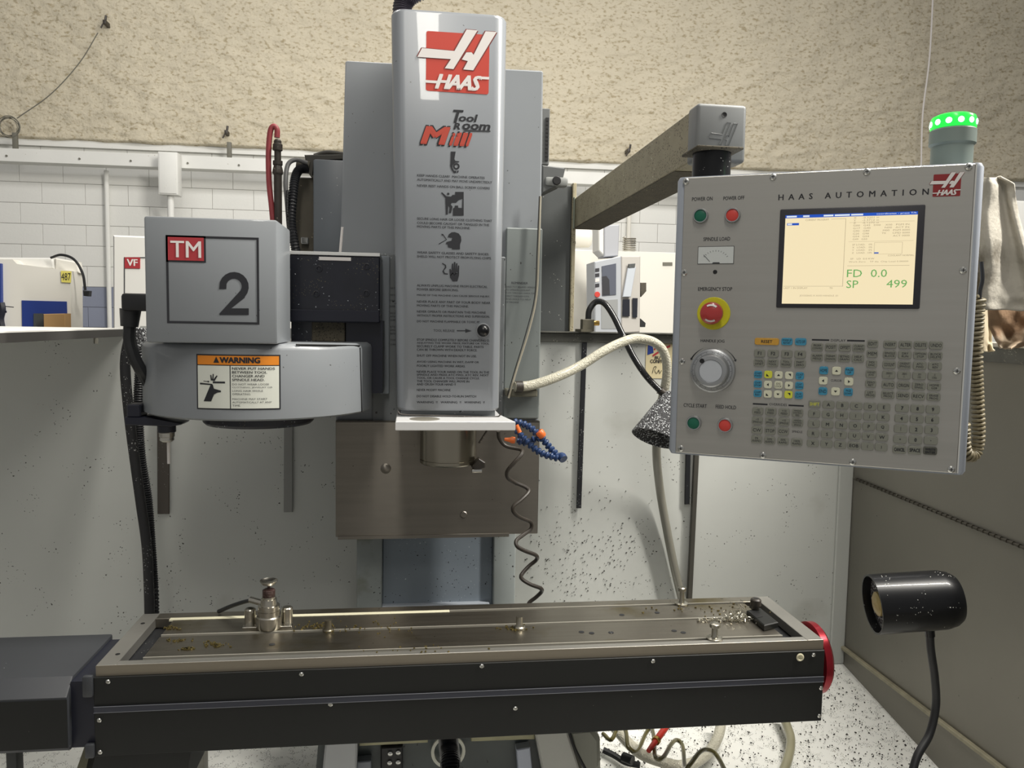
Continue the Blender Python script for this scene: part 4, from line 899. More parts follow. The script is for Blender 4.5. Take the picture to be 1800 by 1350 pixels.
solo('base_cable', B().tube([at(1000, 1284, Y=.2), at(1008, 1310, Y=.19), at(1020, 1335, Y=.18), at(1036, 1365, Y=.17)], .0035, n=8), M_blackplain, 'thin black cable down the right edge of the base under table', 'cable')
solo('pan_post', fbox(B(), [(345, 1322), (358, 1320), (359, 1400), (322, 1400)], .3, .04), mat('grey_mottled_post', (150, 148, 138), .5, var=.3, vs=30), 'short grey mottled post under left half of the table apron', 'post')

# =====================================================================
# THINGS ON THE TABLE
# =====================================================================
def bolt(px, py, h, r, lb, head=True, m=M_bolt, flange=.016):
    q = at(px, py, Z=0)
    t = thing('slot_bolt', lb, 'bolt', (q.x, q.y, 0), group='bolts standing in the table slots')
    part('washer', B().lathe((q.x, q.y, 0), (0, 0, 1), [(0, flange), (.003, flange), (.005, flange*.8)], 24), m, t)
    part('shank', B().lathe((q.x, q.y, .004), (0, 0, 1), [(0, r*1.2), (.004, r), (h-.01, r)], 16), m, t)
    if head: part('head', B().lathe((q.x, q.y, h-.012), (0, 0, 1), [(0, r*1.1), (.002, r*1.75), (.009, r*1.75), (.011, r*1.3)], 20), m, t)
    return t
bolt(1198, 1062, .043, .0058, 'steel bolt standing in the rear T-slot near right end of the table')
bolt(1256, 1123, .036, .0065, 'shiny steel bolt with wide washer in the front T-slot', flange=.0175)
bolt(913, 1104, .032, .0075, 'oily steel stud in the middle T-slot at table centre', head=False, flange=.013)
bolt(577, 1109, .03, .0075, 'dull oily stud in the middle T-slot right of the probe', head=False, flange=.012, m=mat('dull_oily_steel', (110, 104, 90), .35, .8))
q = at(1330, 1083, Z=0)
t = thing('clamp_block', 'black clamp block at right rear corner of the table', 'clamp', (q.x, q.y, 0))
P4 = [at(1312, 1083, Z=0), at(1343, 1110, Z=0), at(1368, 1104, Z=0), at(1336, 1078, Z=0)]
part('clamp_body', B().prism(P4, (0, 0, .014), .002, 1), M_apron, t)
part('clamp_slot', B().prism([p.lerp((P4[0]+P4[1]+P4[2]+P4[3])/4, .55)+Vector((-.01, .012, .0142)) for p in P4], (0, 0, .0005)), M_blackplain, t)
qn = at(1328, 1071, Z=.014)
t = thing('clamp_stud', 'dark stud with knurled nut on the black clamp block', 'bolt', (qn.x, qn.y, .0147))
part('nut', B().lathe((qn.x, qn.y, .0147), (0, 0, 1), [(0, .008), (.008, .008), (.009, .012), (.022, .012), (.025, .009)], 20), M_dirtyblack, t)
part('socket', B().lathe((qn.x, qn.y, .0397), (0, 0, 1), [(0, .006), (.0004, .006)], 6), M_blackplain, t)
# chips
b = B()
for k in range(420):
    if k < 250: px, py = random.gauss(1300, 12), random.gauss(1086, 6)
    else: px, py = random.uniform(1225, 1310), random.gauss(1090, 1.6)
    q = at(px, py, Z=.002); s_ = random.uniform(.0012, .004)
    M_ = Matrix.Translation((q.x, q.y, random.uniform(.001, .012 if k < 250 else .004))) @ Matrix.Rotation(random.uniform(0, PI), 4, (random.random(), random.random(), random.random()+.1))
    b.box(-s_, s_, -s_*.3, s_*.3, -.0003, .0006, M=M_)
solo('chip_pile', b, M_chip, 'pile of bright metal chips beside the black clamp block', 'metal chips', kind='stuff', smooth=0)
b = B()
for k in range(330):
    cx_, cy_, sd_ = random.choice(((310, 1125, 12), (375, 1132, 14), (330, 1140, 8), (298, 1103, 8), (908, 1103, 16), (560, 1100, 20), (740, 1150, 60), (1240, 1070, 40), (640, 1105, 50)))
    q = at(random.gauss(cx_, sd_), random.gauss(cy_, sd_*.16), Z=.001); s_ = random.uniform(.0008, .0028)
    if not (0 < q.x < TW and 0 < q.y < TD): continue
    M_ = Matrix.Translation((q.x, q.y, .0012)) @ Matrix.Rotation(random.uniform(0, PI), 4, 'Z')
    b.box(-s_, s_, -s_*.5, s_*.5, -.0008, .0012, M=M_)
solo('scattered_chips', b, mat('oily_chips', (120, 108, 66), .35, .7), 'small oily chips scattered along the table top', 'metal chips', kind='stuff', smooth=0)
# probe / tool setter
q = at(473, 1103, Z=0); yq = q.y
t = thing('tool_setter', 'stepped round steel tool setter with dished top on the table left half', 'tool setter', (q.x, yq, 0))
part('base', B().lathe((q.x, yq, 0), (0, 0, 1), [(0, .025), (.001, .0265), (.026, .0265), (.028, .024)], 36), M_chrome, t)
part('body', B().lathe((q.x, yq, .028), (0, 0, 1), [(0, .0225), (.010, .0225), (.0105, .021), (.012, .0225), (.022, .0225), (.0225, .0175), (.036, .0165), (.0365, .014), (.041, .014)], 36), M_chrome, t)
part('neck', B().lathe((q.x, yq, .069), (0, 0, 1), [(0, .0120), (.002, .0132), (.014, .0132), (.016, .010), (.0165, .003), (.026, .003)], 28), mat('dark_red_knurl', (62, 40, 36), .45, bump=.6, bs=200), t)
part('dish', B().lathe((q.x, yq, .094), (0, 0, 1), [(0, .006), (.002, .014), (.008, .0185), (.010, .0185), (.006, .013), (.005, .002)], 36), M_chrome, t)
for px, py in ((440, 1098), (505, 1095)):
    g = at(px, py, Z=0); part('side_post', B().lathe((g.x, g.y, 0), (0, 0, 1), [(0, .0105), (.001, .0118), (.034, .0118), (.036, .010)], 24).lathe((g.x, g.y, .036), (0, 0, 1), [(0, .0085), (.0005, .0085)], 20), M_chrome, t)
part('foot', B().box(at(430, 1098, Z=0).x, at(515, 1098, Z=0).x, yq-.006, yq+.012, 0, .004, .001, 1), M_chrome, t)
part('signal_cable', B().tube([at(384, 1075, Y=yq+.09), at(410, 1064, Y=yq+.07), at(438, 1056, Y=yq+.045), at(456, 1057, Y=yq+.02)], .0045, n=10), M_black, t)
part('cable_gland', B().cyl(at(440, 1054, Y=yq+.03), at(462, 1060, Y=yq+.015), .007, n=14), M_chrome, t)

# =====================================================================
# COOLANT LINES, HOSES
# =====================================================================
def segline(pts, r=.0075, step=.0115):
    """string of ball segments along a smoothed path; returns list of (p, dir)"""
    P = [Vector(p) for p in pts]; e = [P[0]*2-P[1]]+P+[P[-1]*2-P[-2]]; q = []
    for i in range(1, len(e)-2):
        for k in range(160):
            t_ = k/160; a, b_, c_, d_ = e[i-1], e[i], e[i+1], e[i+2]
            q.append(.5*((2*b_)+(c_-a)*t_+(2*a-5*b_+4*c_-d_)*t_*t_+(3*b_-a-3*c_+d_)*t_**3))
    q.append(P[-1]); out = []; acc = 0
    for i in range(len(q)-1):
        acc += (q[i+1]-q[i]).length
        if acc >= step: out.append((q[i+1], (q[min(i+2, len(q)-1)]-q[i]).normalized())); acc = 0
    return out
seg = B().lathe((0, 0, -.0065), (0, 0, 1), [(0, .005), (.001, .0085), (.004, .0097), (.007, .0085), (.009, .0056), (.013, .0054)], 12).mesh('segment'); seg.materials.append(M_lblue)
def locline(path, label, tip=None):
    S_ = segline(path); t = thing('coolant_line', label, 'coolant hose', path[0])
    for p, d in S_:
        o = inst('segment', seg, t, p-Vector(path[0]), d.to_track_quat('Z', 'Y').to_euler())
    return t
YN = .34
l1 = [at(*p, Y=y) for p, y in (((900, 741), .36), ((915, 744), .35), ((930, 750), .34), ((945, 763), .33), ((955, 773), .33), ((964, 784), .33), ((975, 796), .32), ((985, 805), .31))]
t = locline(l1, 'upper blue segmented coolant line arching right of the spindle head')
q = at(951, 763, Y=.325); part('orange_fitting', B().lathe(q-Vector((.006, 0, -.007)), (.6, 0, -.7), [(0, .009), (.004, .011), (.014, .0105), (.018, .008)], 14), M_lorange, t)
part('elbow', B().lathe(at(985, 800, Y=.315), (.3, -.6, -.4), [(0, .009), (.006, .0115), (.016, .0105)], 14), M_lblue, t)
l2 = [at(*p, Y=y) for p, y in (((984, 806), .31), ((972, 803), .31), ((955, 798), .32), ((938, 787), .33), ((926, 775), .335), ((915, 765), .34), ((908, 755), .345))]
locline(l2, 'lower blue segmented coolant line doubling back under the first one')
l3 = [at(*p, Y=y) for p, y in (((952, 768), .35), ((940, 772), .355), ((925, 778), .36), ((908, 774), .365))]
t = locline(l3, 'short blue coolant line ending in an orange nozzle by the spindle')
part('nozzle', B().lathe(at(905, 774, Y=.365), (-1, 0, .1), [(0, .008), (.008, .0085), (.012, .006), (.026, .0035)], 12), M_lorange, t)
q = at(908, 747, Y=.33); solo('coolant_fitting', B().cyl(q, q+Vector((.008, -.004, -.018)), .005, n=10), M_lorange, 'small orange fitting at the right corner of the white head plate', 'fitting')
# coiled black air line
PX = [(876, 757), (878, 771), (890, 784), (915, 790), (917, 798), (905, 812), (892, 828), (893, 840), (905, 848), (925, 857), (929, 865), (917, 878), (903, 890), (903, 900), (915, 910), (933, 918), (933, 930), (920, 940), (908, 950), (909, 960), (922, 968), (942, 976), (943, 984), (930, 995), (917, 1010), (918, 1018), (932, 1027), (950, 1034), (952, 1040), (942, 1050), (930, 1060), (926, 1075)]
b = B().tube([at(x, y, Y=.44+.02*math.sin(i*.9)) for i, (x, y) in enumerate(PX)], .0052, n=10, sm=5)
solo('coiled_air_hose', b, M_dirtyblack, 'grimy coiled black hose hanging from the spindle down to the table', 'hose', base=at(930, 1065, Y=.44))
# clear braided hose
t = thing('braided_hose', 'clear braided hose arching from the column over to behind the pendant', 'hose', at(905, 682, Y=.56))
part('hose', B().tube([at(*p, Y=y) for p, y in (((905, 680), .53), ((935, 677), .54), ((975, 664), .56), ((1020, 643), .6), ((1060, 618), .62), ((1095, 601), .64), ((1120, 595), .66), ((1150, 602), .68), ((1168, 622), .7), ((1172, 660), .72), ((1160, 720), .75))], .0135, n=14, sm=8), M_hose, t)
part('hose_drop', B().tube([at(*p, Y=y) for p, y in (((1160, 720), .75), ((1154, 790), .8), ((1160, 860), .86), ((1172, 930), .875), ((1186, 1000), .878), ((1204, 1075), .878))], .0135, n=12, sm=8), M_hosewall, t)
part('hose_clamp', B().cyl(at(906, 680, Y=.53), at(918, 680, Y=.533), .0155, n=16), M_dirtyblack, t)
part('clamp_plate', B().box(at(888, 690, Y=.55).x, at(944, 690, Y=.55).x, .54, .59, at(900, 697, Y=.55).z, at(900, 684, Y=.55).z, .003, 1), mat('grimy_plate', (104, 102, 88), .5, var=.3, vs=30), t)

# hoses in the pan under the apron
def pz(px, py, z): return at(px, py, Z=z)
b = B().tube([pz(1068, 1262, -.42), pz(1090, 1290, -.45), pz(1122, 1322, -.47), pz(1160, 1338, -.48), pz(1200, 1346, -.49), pz(1240, 1328, -.49), pz(1262, 1295, -.47), pz(1270, 1255, -.45)], .0145, n=14, sm=8)
solo('pan_hose', b, M_hose, 'clear braided hose curving on the white pan below the apron', 'hose')
b = B().tube([pz(1372, 1250, -.47), pz(1383, 1275, -.48), pz(1390, 1300, -.49), pz(1386, 1330, -.5), pz(1372, 1370, -.52)], .0125, n=14, sm=8)
solo('pan_hose', b, mat('hazy_tan_hose', (150, 146, 120), .35, var=.15, vs=12, coat=.3), 'short clear hose on the pan below the right end of apron', 'hose')
PX = [(1060, 1290), (1075, 1300), (1090, 1270), (1100, 1285), (1104, 1312), (1120, 1320), (1135, 1290), (1145, 1280), (1150, 1300), (1152, 1330), (1165, 1332), (1180, 1308), (1190, 1301), (1200, 1312), (1204, 1350), (1212, 1345), (1230, 1322), (1245, 1318), (1260, 1328), (1275, 1355)]
b = B().tube([pz(x, y, -.41-.02*math.cos(i)) for i, (x, y) in enumerate(PX)], .0055, n=10, sm=6)
solo('olive_coil', b, M_olive, 'olive green coiled tubing lying on the pan below the apron', 'tubing')
t = thing('air_coupling', 'red air coupling with brass collar among the hoses in pan', 'coupling', pz(1150, 1310, -.38))
a_, c_ = pz(1178, 1268, -.37), pz(1140, 1320, -.39)
part('red_sleeve', B().cyl(a_, a_.lerp(c_, .6), .0085, n=16, ch=.001), M_redfit, t)
part('brass_collar', B().cyl(a_.lerp(c_, .62), a_.lerp(c_, .7), .011, n=16, ch=.001), M_copper, t)
part('red_plug', B().cyl(a_.lerp(c_, .7), c_, .0075, .006, n=14), M_redfit, t)
solo('black_pan_cable', B().tube([pz(1060, 1318, -.42), pz(1080, 1328, -.43), pz(1100, 1340, -.44), pz(1125, 1345, -.44)], .008, n=10).cyl(pz(1095, 1330, -.42), pz(1112, 1337, -.42), .012, n=12), M_black, 'black cable and plug on the pan left of the red coupling', 'cable')

# =====================================================================
# CONTROL PENDANT
# =====================================================================
ang = math.atan2(-.473122+.261925, 1.411516-1.022413); PW, PH, PZ = .4427, .4587, .906
p_o = Vector((1.022413, -.261925, 0)); e_x = Vector((math.cos(ang), math.sin(ang), 0)); e_n = Vector((math.sin(ang), -math.cos(ang), 0))  # e_n points to the viewer
base = Vector((p_o.x, p_o.y, PZ-PH))
pd = thing('control_pendant', 'grey machine control pendant with lit screen and rows of keys', 'control panel', base, ang)
YFp = -.003
def loc(px, py, y=YFp):
    """pixel -> pendant frame (x, z) on the plane y"""
    d = ray(px, py); n = e_n; o = p_o+n*(-y); t_ = (o-CAM).dot(n)/d.dot(n); p = CAM+d*t_-base
    return Vector((p.dot(e_x), y, p.z))
L = dict(local=True)
b = B(); P = rrect(0, PW, 0, .13, .022, 0, 5); pr = []
for z, ins in ((0, .006), (.006, 0), (PH-.006, 0), (PH, .006)):
    pr.append([b.bm.verts.new(p) for p in rrect(ins*.5, PW-ins*.5, ins*.3, .13, .010, z, 5)])
for i in range(3):
    n = len(pr[0])
    for k in range(n): b.bm.faces.new((pr[i][k], pr[i][(k+1) % n], pr[i+1][(k+1) % n], pr[i+1][k]))
b.bm.faces.new(list(reversed(pr[0]))); b.bm.faces.new(pr[-1])
part('housing', b, M_phouse, pd, smooth=40, **L)
fx0 = loc(1197, 500).x; fx1 = loc(1690, 700).x
part('faceplate', B().box(fx0, fx1, -.003, .0005, .003, PH-.002, .001, 1), M_pface, pd, **L)
part('faceplate_edge', B().box(fx1, fx1+.002, -.003, .001, .003, PH-.002), mat('bright_fold', (214, 214, 210), .35, .4), pd, **L)
# corner screws
scm = B().lathe((0, 0, 0), (0, -1, 0), [(0, .0052), (.0012, .0052), (.0028, .0035), (.0032, .0006)], 14).mesh('screw'); scm.materials.append(M_bright)
scs = B().box(-.0026, .0026, -.0036, -.0026, -.0005, .0005).box(-.0005, .0005, -.0036, -.0026, -.0026, .0026).mesh('screw_recess', 0); scs.materials.append(M_blackplain)
for px, py in ((1206, 319), (1359, 311), (1524, 302), (1703, 293), (1203, 479), (1693, 475), (1199, 635), (1682, 652), (1197, 788), (1341, 800), (1499, 812), (1672, 825)):
    q = loc(px, py); o = inst('screw', scm, pd, q); inst('screw_recess', scs, o, (0, 0, 0))
def lt(name, s, x0, x1, yb_, yt_, m, parent=pd, bold=0, y=YFp-.0004, shear=0, space=1, word=1):
    a = loc(x0, yb_, y); c = loc(x1, yb_, y); d = loc(x0, yt_, y)
    return part(name, text_into(B(), s, a.x, c.x, a.z, d.z, lambda x, z: (x, y, z), bold=bold, shear=shear, space=space, word=word), m, parent, smooth=0, **L)
def lc(name, s, xc, yc, w, h, m, parent=pd, y=YFp-.0004, bold=0):
    a = loc(xc-w/2, yc, y); c = loc(xc+w/2, yc, y); hh = abs(loc(xc, yc-h/2, y).z-loc(xc, yc+h/2, y).z)/2; m_ = loc(xc, yc, y)
    return part(name, text_into(B(), s, a.x, c.x, m_.z-hh, m_.z+hh, lambda x, z: (x, y, z), bold=bold), m, parent, smooth=0, **L)
lt('maker_name', 'HAAS AUTOMATION', 1368, 1632, 352, 342, M_print, bold=.02, space=2.0, word=1.3)
for s, xc, yc, w in (('POWER ON', 1234.5, 349.5, 36), ('POWER OFF', 1290, 348, 37), ('SPINDLE LOAD', 1260, 420, 47), ('EMERGENCY STOP', 1257, 508, 60), ('HANDLE JOG', 1252.5, 600, 42), ('CYCLE START', 1222, 713, 41), ('FEED HOLD', 1276, 715.5, 36)):
    lc('caption', s, xc, yc, w, 6.5, M_print, bold=.015)
# push buttons
for px, py, m in ((1232, 380, M_green), (1288, 379, M_redbtn), (1220, 743, M_green), (1275, 747, M_redbtn)):
    q = loc(px, py); bt = part('push_button', B().lathe(q, (0, -1, 0), [(0, .0098), (.006, .0098), (.0065, .009)], 28), m, pd, **L)
    part('button_bezel', B().lathe(q, (0, -1, 0), [(0, .0125), (.005, .0122), (.0078, .0112), (.0078, .0098), (.004, .0098)], 32, caps=False), M_alu, bt, **L)
# meter
a, c = loc(1227, 464), loc(1290, 433); a.z = loc(1227, 463.5).z; c.z = loc(1227, 434.5).z
mt = part('load_meter', B().box(a.x-.001, c.x+.001, YFp-.0006, YFp, a.z-.001, c.z+.001), mat('meter_rim', (90, 90, 88), .4), pd, **L)
part('meter_face', B().box(a.x, c.x, YFp-.0012, YFp-.0006, a.z, c.z), mat('meter_white', (204, 208, 206), .3), mt, **L)
mc_ = Vector(((a.x+c.x)/2, 0, a.z+.002)); b = B()
for k in range(11):
    t_ = math.radians(150-12*k); R1, R2 = .017, .0195
    b.poly([(mc_.x+math.cos(t_-.012)*R1*1.15, YFp-.0014, mc_.z+math.sin(t_-.012)*R1), (mc_.x+math.cos(t_+.012)*R1*1.15, YFp-.0014, mc_.z+math.sin(t_+.012)*R1), (mc_.x+math.cos(t_+.012)*R2*1.15, YFp-.0014, mc_.z+math.sin(t_+.012)*R2), (mc_.x+math.cos(t_-.012)*R2*1.15, YFp-.0014, mc_.z+math.sin(t_-.012)*R2)])
b.poly([(mc_.x-.005, YFp-.0014, a.z), (mc_.x+.007, YFp-.0014, a.z), (mc_.x+.006, YFp-.0014, a.z+.0018), (mc_.x-.004, YFp-.0014, a.z+.0018)])
part('meter_scale', b, M_printsoft, mt, smooth=0, **L)
part('meter_needle', B().tube([(mc_.x-.009, YFp-.0016, mc_.z+.001), (mc_.x-.019, YFp-.0016, mc_.z+.012)], .0003, n=4, sm=1), M_print, mt, **L)
q = loc(1257, 478); part('knob_hole', B().lathe(q, (0, -1, 0), [(0, .0035), (.001, .003)], 14), M_blackplain, pd, **L)
# emergency stop
q = loc(1254.5, 551); part('stop_ring', B().lathe(q, (0, -1, 0), [(0, .0265), (.0012, .0265), (.0022, .0255)], 48), M_yellow, pd, **L)
es = part('stop_button', B().lathe(q+Vector((-.001, -.002, 0)), (0, -1, 0), [(0, .012), (.012, .012), (.013, .0175), (.017, .0185), (.022, .0172), (.026, .012), (.0275, .004)], 40), M_estop, pd, **L)
for s0 in (50, 230):
    b = B(); 
    for k in range(7):
        t0, t1_ = math.radians(s0+10*k), math.radians(s0+10*(k+1)); zz = q.z; xx = q.x-.001
        b.poly([(xx+math.cos(t)*r, q.y-.002-(.0272 if r < .012 else .0243), zz+math.sin(t)*r) for r, t in ((.0115, t0), (.0145, t0), (.0145, t1_), (.0115, t1_))])
    part('stop_arrow', b, M_wprint, es, smooth=0, **L)
# jog handle
q = loc(1253, 651); jr = .0355
jd = part('jog_dial', B().lathe(q, (0, -1, 0), [(0, jr+.001), (.004, jr), (.010, jr), (.012, jr-.002), (.013, .0285), (.020, .027), (.026, .026), (.028, .024), (.0285, .019), (.027, .018)], 64), M_alu, pd, **L)
b = B()
for k in range(100):
    t_ = 2*PI*k/100; R1 = jr-.0045 if k % 5 else jr-.0065; w_ = .00018
    d_ = Vector((math.cos(t_), 0, math.sin(t_))); n_ = Vector((-math.sin(t_), 0, math.cos(t_)))*w_*1.4; o_ = q+Vector((0, -.0129, 0))
    b.poly([o_+d_*R1-n_, o_+d_*(jr-.0025)-n_, o_+d_*(jr-.0025)+n_, o_+d_*R1+n_])
part('dial_ticks', b, M_print, jd, smooth=0, **L)
b = B()
for k in range(10):
    t_ = PI/2-2*PI*k/10; cx_ = q.x+math.cos(t_)*.0285*1.0; cz_ = q.z+math.sin(t_)*.0285
part('dial_face', B().lathe(q+Vector((0, -.0268, 0)), (0, -1, 0), [(0, .018), (.0004, .0178)], 40), mat('hazy_dial_face', (186, 190, 196), .35), jd, **L)
q2 = loc(1234, 634.5, YFp-.028); part('dial_spot', B().lathe(q2+Vector((0, 0, 0)), (0, -1, 0), [(0, .004), (.001, .0036)], 16), M_blackplain, jd, **L)
def arc(t0, t1_, R_, w, n=10, head=True):
    b = B(); o_ = Vector((q.x, YFp-.0005, q.z))
    for k in range(n):
        a0_, a1_ = t0+(t1_-t0)*k/n, t0+(t1_-t0)*(k+1)/n
        b.poly([o_+Vector((math.cos(a), 0, math.sin(a)))*r for r, a in ((R_-w*(k+1)/n, a0_), (R_+w*(k+1)/n, a0_), (R_+w*(k+1)/n, a1_), (R_-w*(k+1)/n, a1_))])
    s_ = 1 if t1_ > t0 else -1; d_ = t1_+s_*.09
    b.poly([o_+Vector((math.cos(t1_), 0, math.sin(t1_)))*(R_-.0025), o_+Vector((math.cos(t1_), 0, math.sin(t1_)))*(R_+.0025), o_+Vector((math.cos(d_), 0, math.sin(d_)))*R_])
    return b
part('jog_arrow', arc(math.radians(115), math.radians(152), jr+.004, .0011), M_print, pd, smooth=0, **L)
part('jog_arrow', arc(math.radians(65), math.radians(28), jr+.004, .0008), M_printsoft, pd, smooth=0, **L)
# screen
bz_ = [loc(1372, 371), loc(1627, 357), loc(1616, 543), loc(1364, 541)]
x0_, x1_, z0_, z1_ = (bz_[0].x+bz_[3].x)/2, (bz_[1].x+bz_[2].x)/2, (bz_[2].z+bz_[3].z)/2, (bz_[0].z+bz_[1].z)/2
sb = part('screen_bezel', B().box(x0_, x1_, YFp-.004, YFp, z0_, z1_, .0035, 2), M_bezel, pd, **L)
ss = [loc(1381, 379, YFp-.0045), loc(1614, 371, YFp-.0045), loc(1604, 535, YFp-.0045), loc(1374, 534, YFp-.0045)]
sx0, sx1, sz0, sz1 = (ss[0].x+ss[3].x)/2, (ss[1].x+ss[2].x)/2, (ss[2].z+ss[3].z)/2, (ss[0].z+ss[1].z)/2
sn = part('screen', B().box(sx0, sx1, YFp-.0045, YFp-.0035, sz0, sz1), M_screen, sb, **L)
YS = YFp-.0049
# screen drawing frame: u,v in 0..1 (v down); zoom frame of the photo: 75..1735 x 130..1255
def SU(u, v): return Vector((sx0+(sx1-sx0)*u, YS, sz1-(sz1-sz0)*v))
def srect(b, u0, v0, u1, v1, y=0):
    P = [SU(u0, v0), SU(u1, v0), SU(u1, v1), SU(u0, v1)]
    for p in P: p.y -= y
    b.poly(P)
b = B(); srect(b, 0, 0, 1, .034); srect(b, .015, .09, .11, .115); srect(b, .696, .432, .73, .445)
part('screen_bars', b, M_scrblue, sb, smooth=0, **L)
b = B()
for u0, u1 in ((.01, .09), (.14, .19), (.30, .375), (.385, .5), (.51, .6)): srect(b, u0, .008, u1, .026, .0003)
srect(b, .02, .095, .055, .11, .0003)
part('screen_bar_blocks', b, M_scrwhite, sb, smooth=0, kind='stuff', **L); b = B()
text_into(b, 'coordinates - press T/h', SU(.70, 0).x, SU(.99, 0).x, SU(0, .028).z, SU(0, .006).z, lambda x, z: (x, YS-.0003, z))
part('screen_bar_text', b, M_scrwhite, sb, smooth=0, **L)
b = B()
for r4 in ((.36, .055, .47, .058), (.005, .8, .475, .803), (.47, .055, .473, .8), (.5, .1, .98, .102), (.5, .31, .98, .312), (.5, .575, .96, .578), (.695, .325, .90, .327), (.90, .325, .902, .45), (.695, .45, .90, .452), (.695, .325, .697, .45)):
    srect(b, *r4)
def stx(b, s, u0, u1, vc, h): text_into(b, s, SU(u0, 0).x, SU(u1, 0).x, SU(0, vc+h/2).z, SU(0, vc-h/2).z, lambda x, z: (x, YS, z))
stx(b, 'CURRENT PROGRAM', .16, .34, .06, .02); stx(b, 'JOGGING X AXIS HANDLE .01', .14, .44, .91, .022); stx(b, 'LAST 1 IN DISPLAY', .01, .20, .822, .02); stx(b, 'T0', .37, .395, .822, .02)
for k, s in enumerate(('X     -0.3201 in', 'Y     -2.3712 in', 'Z     -6.1270 in')): stx(b, s, .53, .72, .015+.036+.028*k, .019)
for k, s in enumerate(('G00   G43   D00    X00   PGM IN.', 'G17   G40            N00   ACT IN.', 'G90   G80            M00   PGM 0000', 'G20   G98            T0      CMD 0000', 'G54   G54                      ACT 0000', 'G49   G50')): stx(b, s, .53, .95 if k < 5 else .64, .135+.03*k, .018)
for k, s in enumerate(('SP LOAD:    0%', 'X   LOAD:    0%', 'Y   LOAD:    0%', 'Z   LOAD:  10%')): stx(b, s, .53, .68, .345+.03*k, .018)
stx(b, 'COOLANT NORMAL', .80, .99, .468, .018); stx(b, 'SP   LD  0.0 KW', .52, .70, .5, .018); stx(b, 'Work Zero    TP dia  Chip Load 0.00000', .51, .95, .535, .02)
part('screen_text', b, M_scrgrey, sb, smooth=0, **L)
b = B(); stx(b, 'FD  0.0', .50, .80, .66, .085); stx(b, 'SP', .50, .59, .78, .085); stx(b, '499', .80, .95, .775, .085)
part('screen_readout', b, M_scrgreen, sb, smooth=0, **L)
# keys
def keymesh(w, h, m, d=.0028):
    b = B(); P_ = rrect(-w/2, w/2, -h/2, h/2, .0028, 0, 2); b.prism([(p.x, 0, p.y) for p in P_], (0, -d, 0), .0005, 1); me = b.mesh('key', 40); me.materials.append(m); return me
SC = .00088   # metres per photo pixel near the keypad
KM = {}
def key(px, py, w, h, m, legend=None, lm=None, lw=.62, lh=.42, bold=0):
    q = loc(px, py); k_ = (w, h, m.name)
    if k_ not in KM: KM[k_] = keymesh(w*SC, h*SC, m)
    o = inst('key', KM[k_], pd, q)
    W_, H_ = w*SC, h*SC
    if legend in ('up', 'down', 'left', 'right', 'ne', 'sw'):
        a = H_*.2; T = dict(up=[(-a, -a*.6), (a, -a*.6), (0, a*.7)], down=[(-a, a*.6), (0, -a*.7), (a, a*.6)], left=[(-a*.8, 0), (a*.5, -a), (a*.5, a)], right=[(a*.8, 0), (-a*.5, a), (-a*.5, -a)], ne=[(a*1.2, a*1.2), (-a*.6, a*1.2), (a*1.2, -a*.6)], sw=[(-a*1.2, -a*1.2), (a*.6, -a*1.2), (-a*1.2, a*.6)])[legend]
        mk = ('tri', legend)
        if mk not in KM: me = B().poly([(x, -.0031, z) for x, z in T]).mesh('legend', 0); me.materials.append(M_print); KM[mk] = me
        inst('key_legend', KM[mk], o, (0, 0, 0))
    elif legend:
        n = legend.count('\n')+1; lh_ = (.42, .62, .8)[n-1]*H_ if len(legend) > 2 else .5*H_
        lh_ = min(lh_, H_*.42) if n == 1 else lh_
        lh_ = H_*.07 if legend == '-' else H_*.11 if legend == '.' else lh_
        V_, F_ = glyph(legend, bold); asp = (max(v[0] for v in V_)-min(v[0] for v in V_))/(max(v[1] for v in V_)-min(v[1] for v in V_)+1e-6)
        wd_ = min(W_*.8, lh_*asp)
        me = text_into(B(), legend, -wd_/2, wd_/2, -lh_/2, lh_/2, lambda x, z: (x, -.0031, z), bold=bold).mesh('legend', 0); me.materials.append(lm or M_print)
        inst('key_legend', me, o, (0, 0, 0))
def a6(x, y): return 1300+x/6.137, 580+y/6.137
def a7(x, y): return 1410+x/5, 580+y/5
key(1348, 600.3, 42, 12.5, M_keyor, 'RESET', bold=.02)
key(*a6(512, 125), 19, 13, M_keyblue, 'POWER UP\nRESTART'); key(*a6(660, 127), 19, 13, M_keyblue, 'AUTO OFF')
for (x, y), s in zip(((217, 250), (363, 253), (510, 258), (655, 262)), ('F1', 'F2', 'F3', 'F4')): key(*a6(x, y), 19, 14, M_key, s, bold=.02)
for (x, y), s in zip(((213, 350), (357, 355), (503, 357), (652, 362)), ('TOOL\nOFSET', 'NEXT\nTOOL', 'TOOL\nRELEASE', 'PART\nZERO')): key(*a6(x, y), 19, 14, M_key, s)
J = [((200, 480), M_keyblue, 'CHIP\nFWD'), ((310, 480), M_keyyel, 'sw'), ((422, 485), M_keywhite, 'up'), ((535, 490), M_keywhite, 'ne'), ((650, 495), M_keyblue, 'CLNT\nUP'),
     ((197, 582), M_keyblue, 'CHIP\nSTOP'), ((307, 588), M_keywhite, 'left'), ((420, 592), M_keywhite, 'JOG\nLOCK'), ((533, 597), M_keywhite, 'right'), ((645, 600), M_keyblue, 'CLNT\nDOWN'),
     ((195, 683), M_keyblue, 'CHIP\nREV'), ((305, 690), M_keywhite, 'sw'), ((415, 693), M_keywhite, 'down'), ((528, 697), M_keyyel, 'ne'), ((640, 703), M_keyblue, 'AUX\nCLNT')]
for (x, y), m, s in J: key(*a6(x, y), 14, 13.5, m, s)
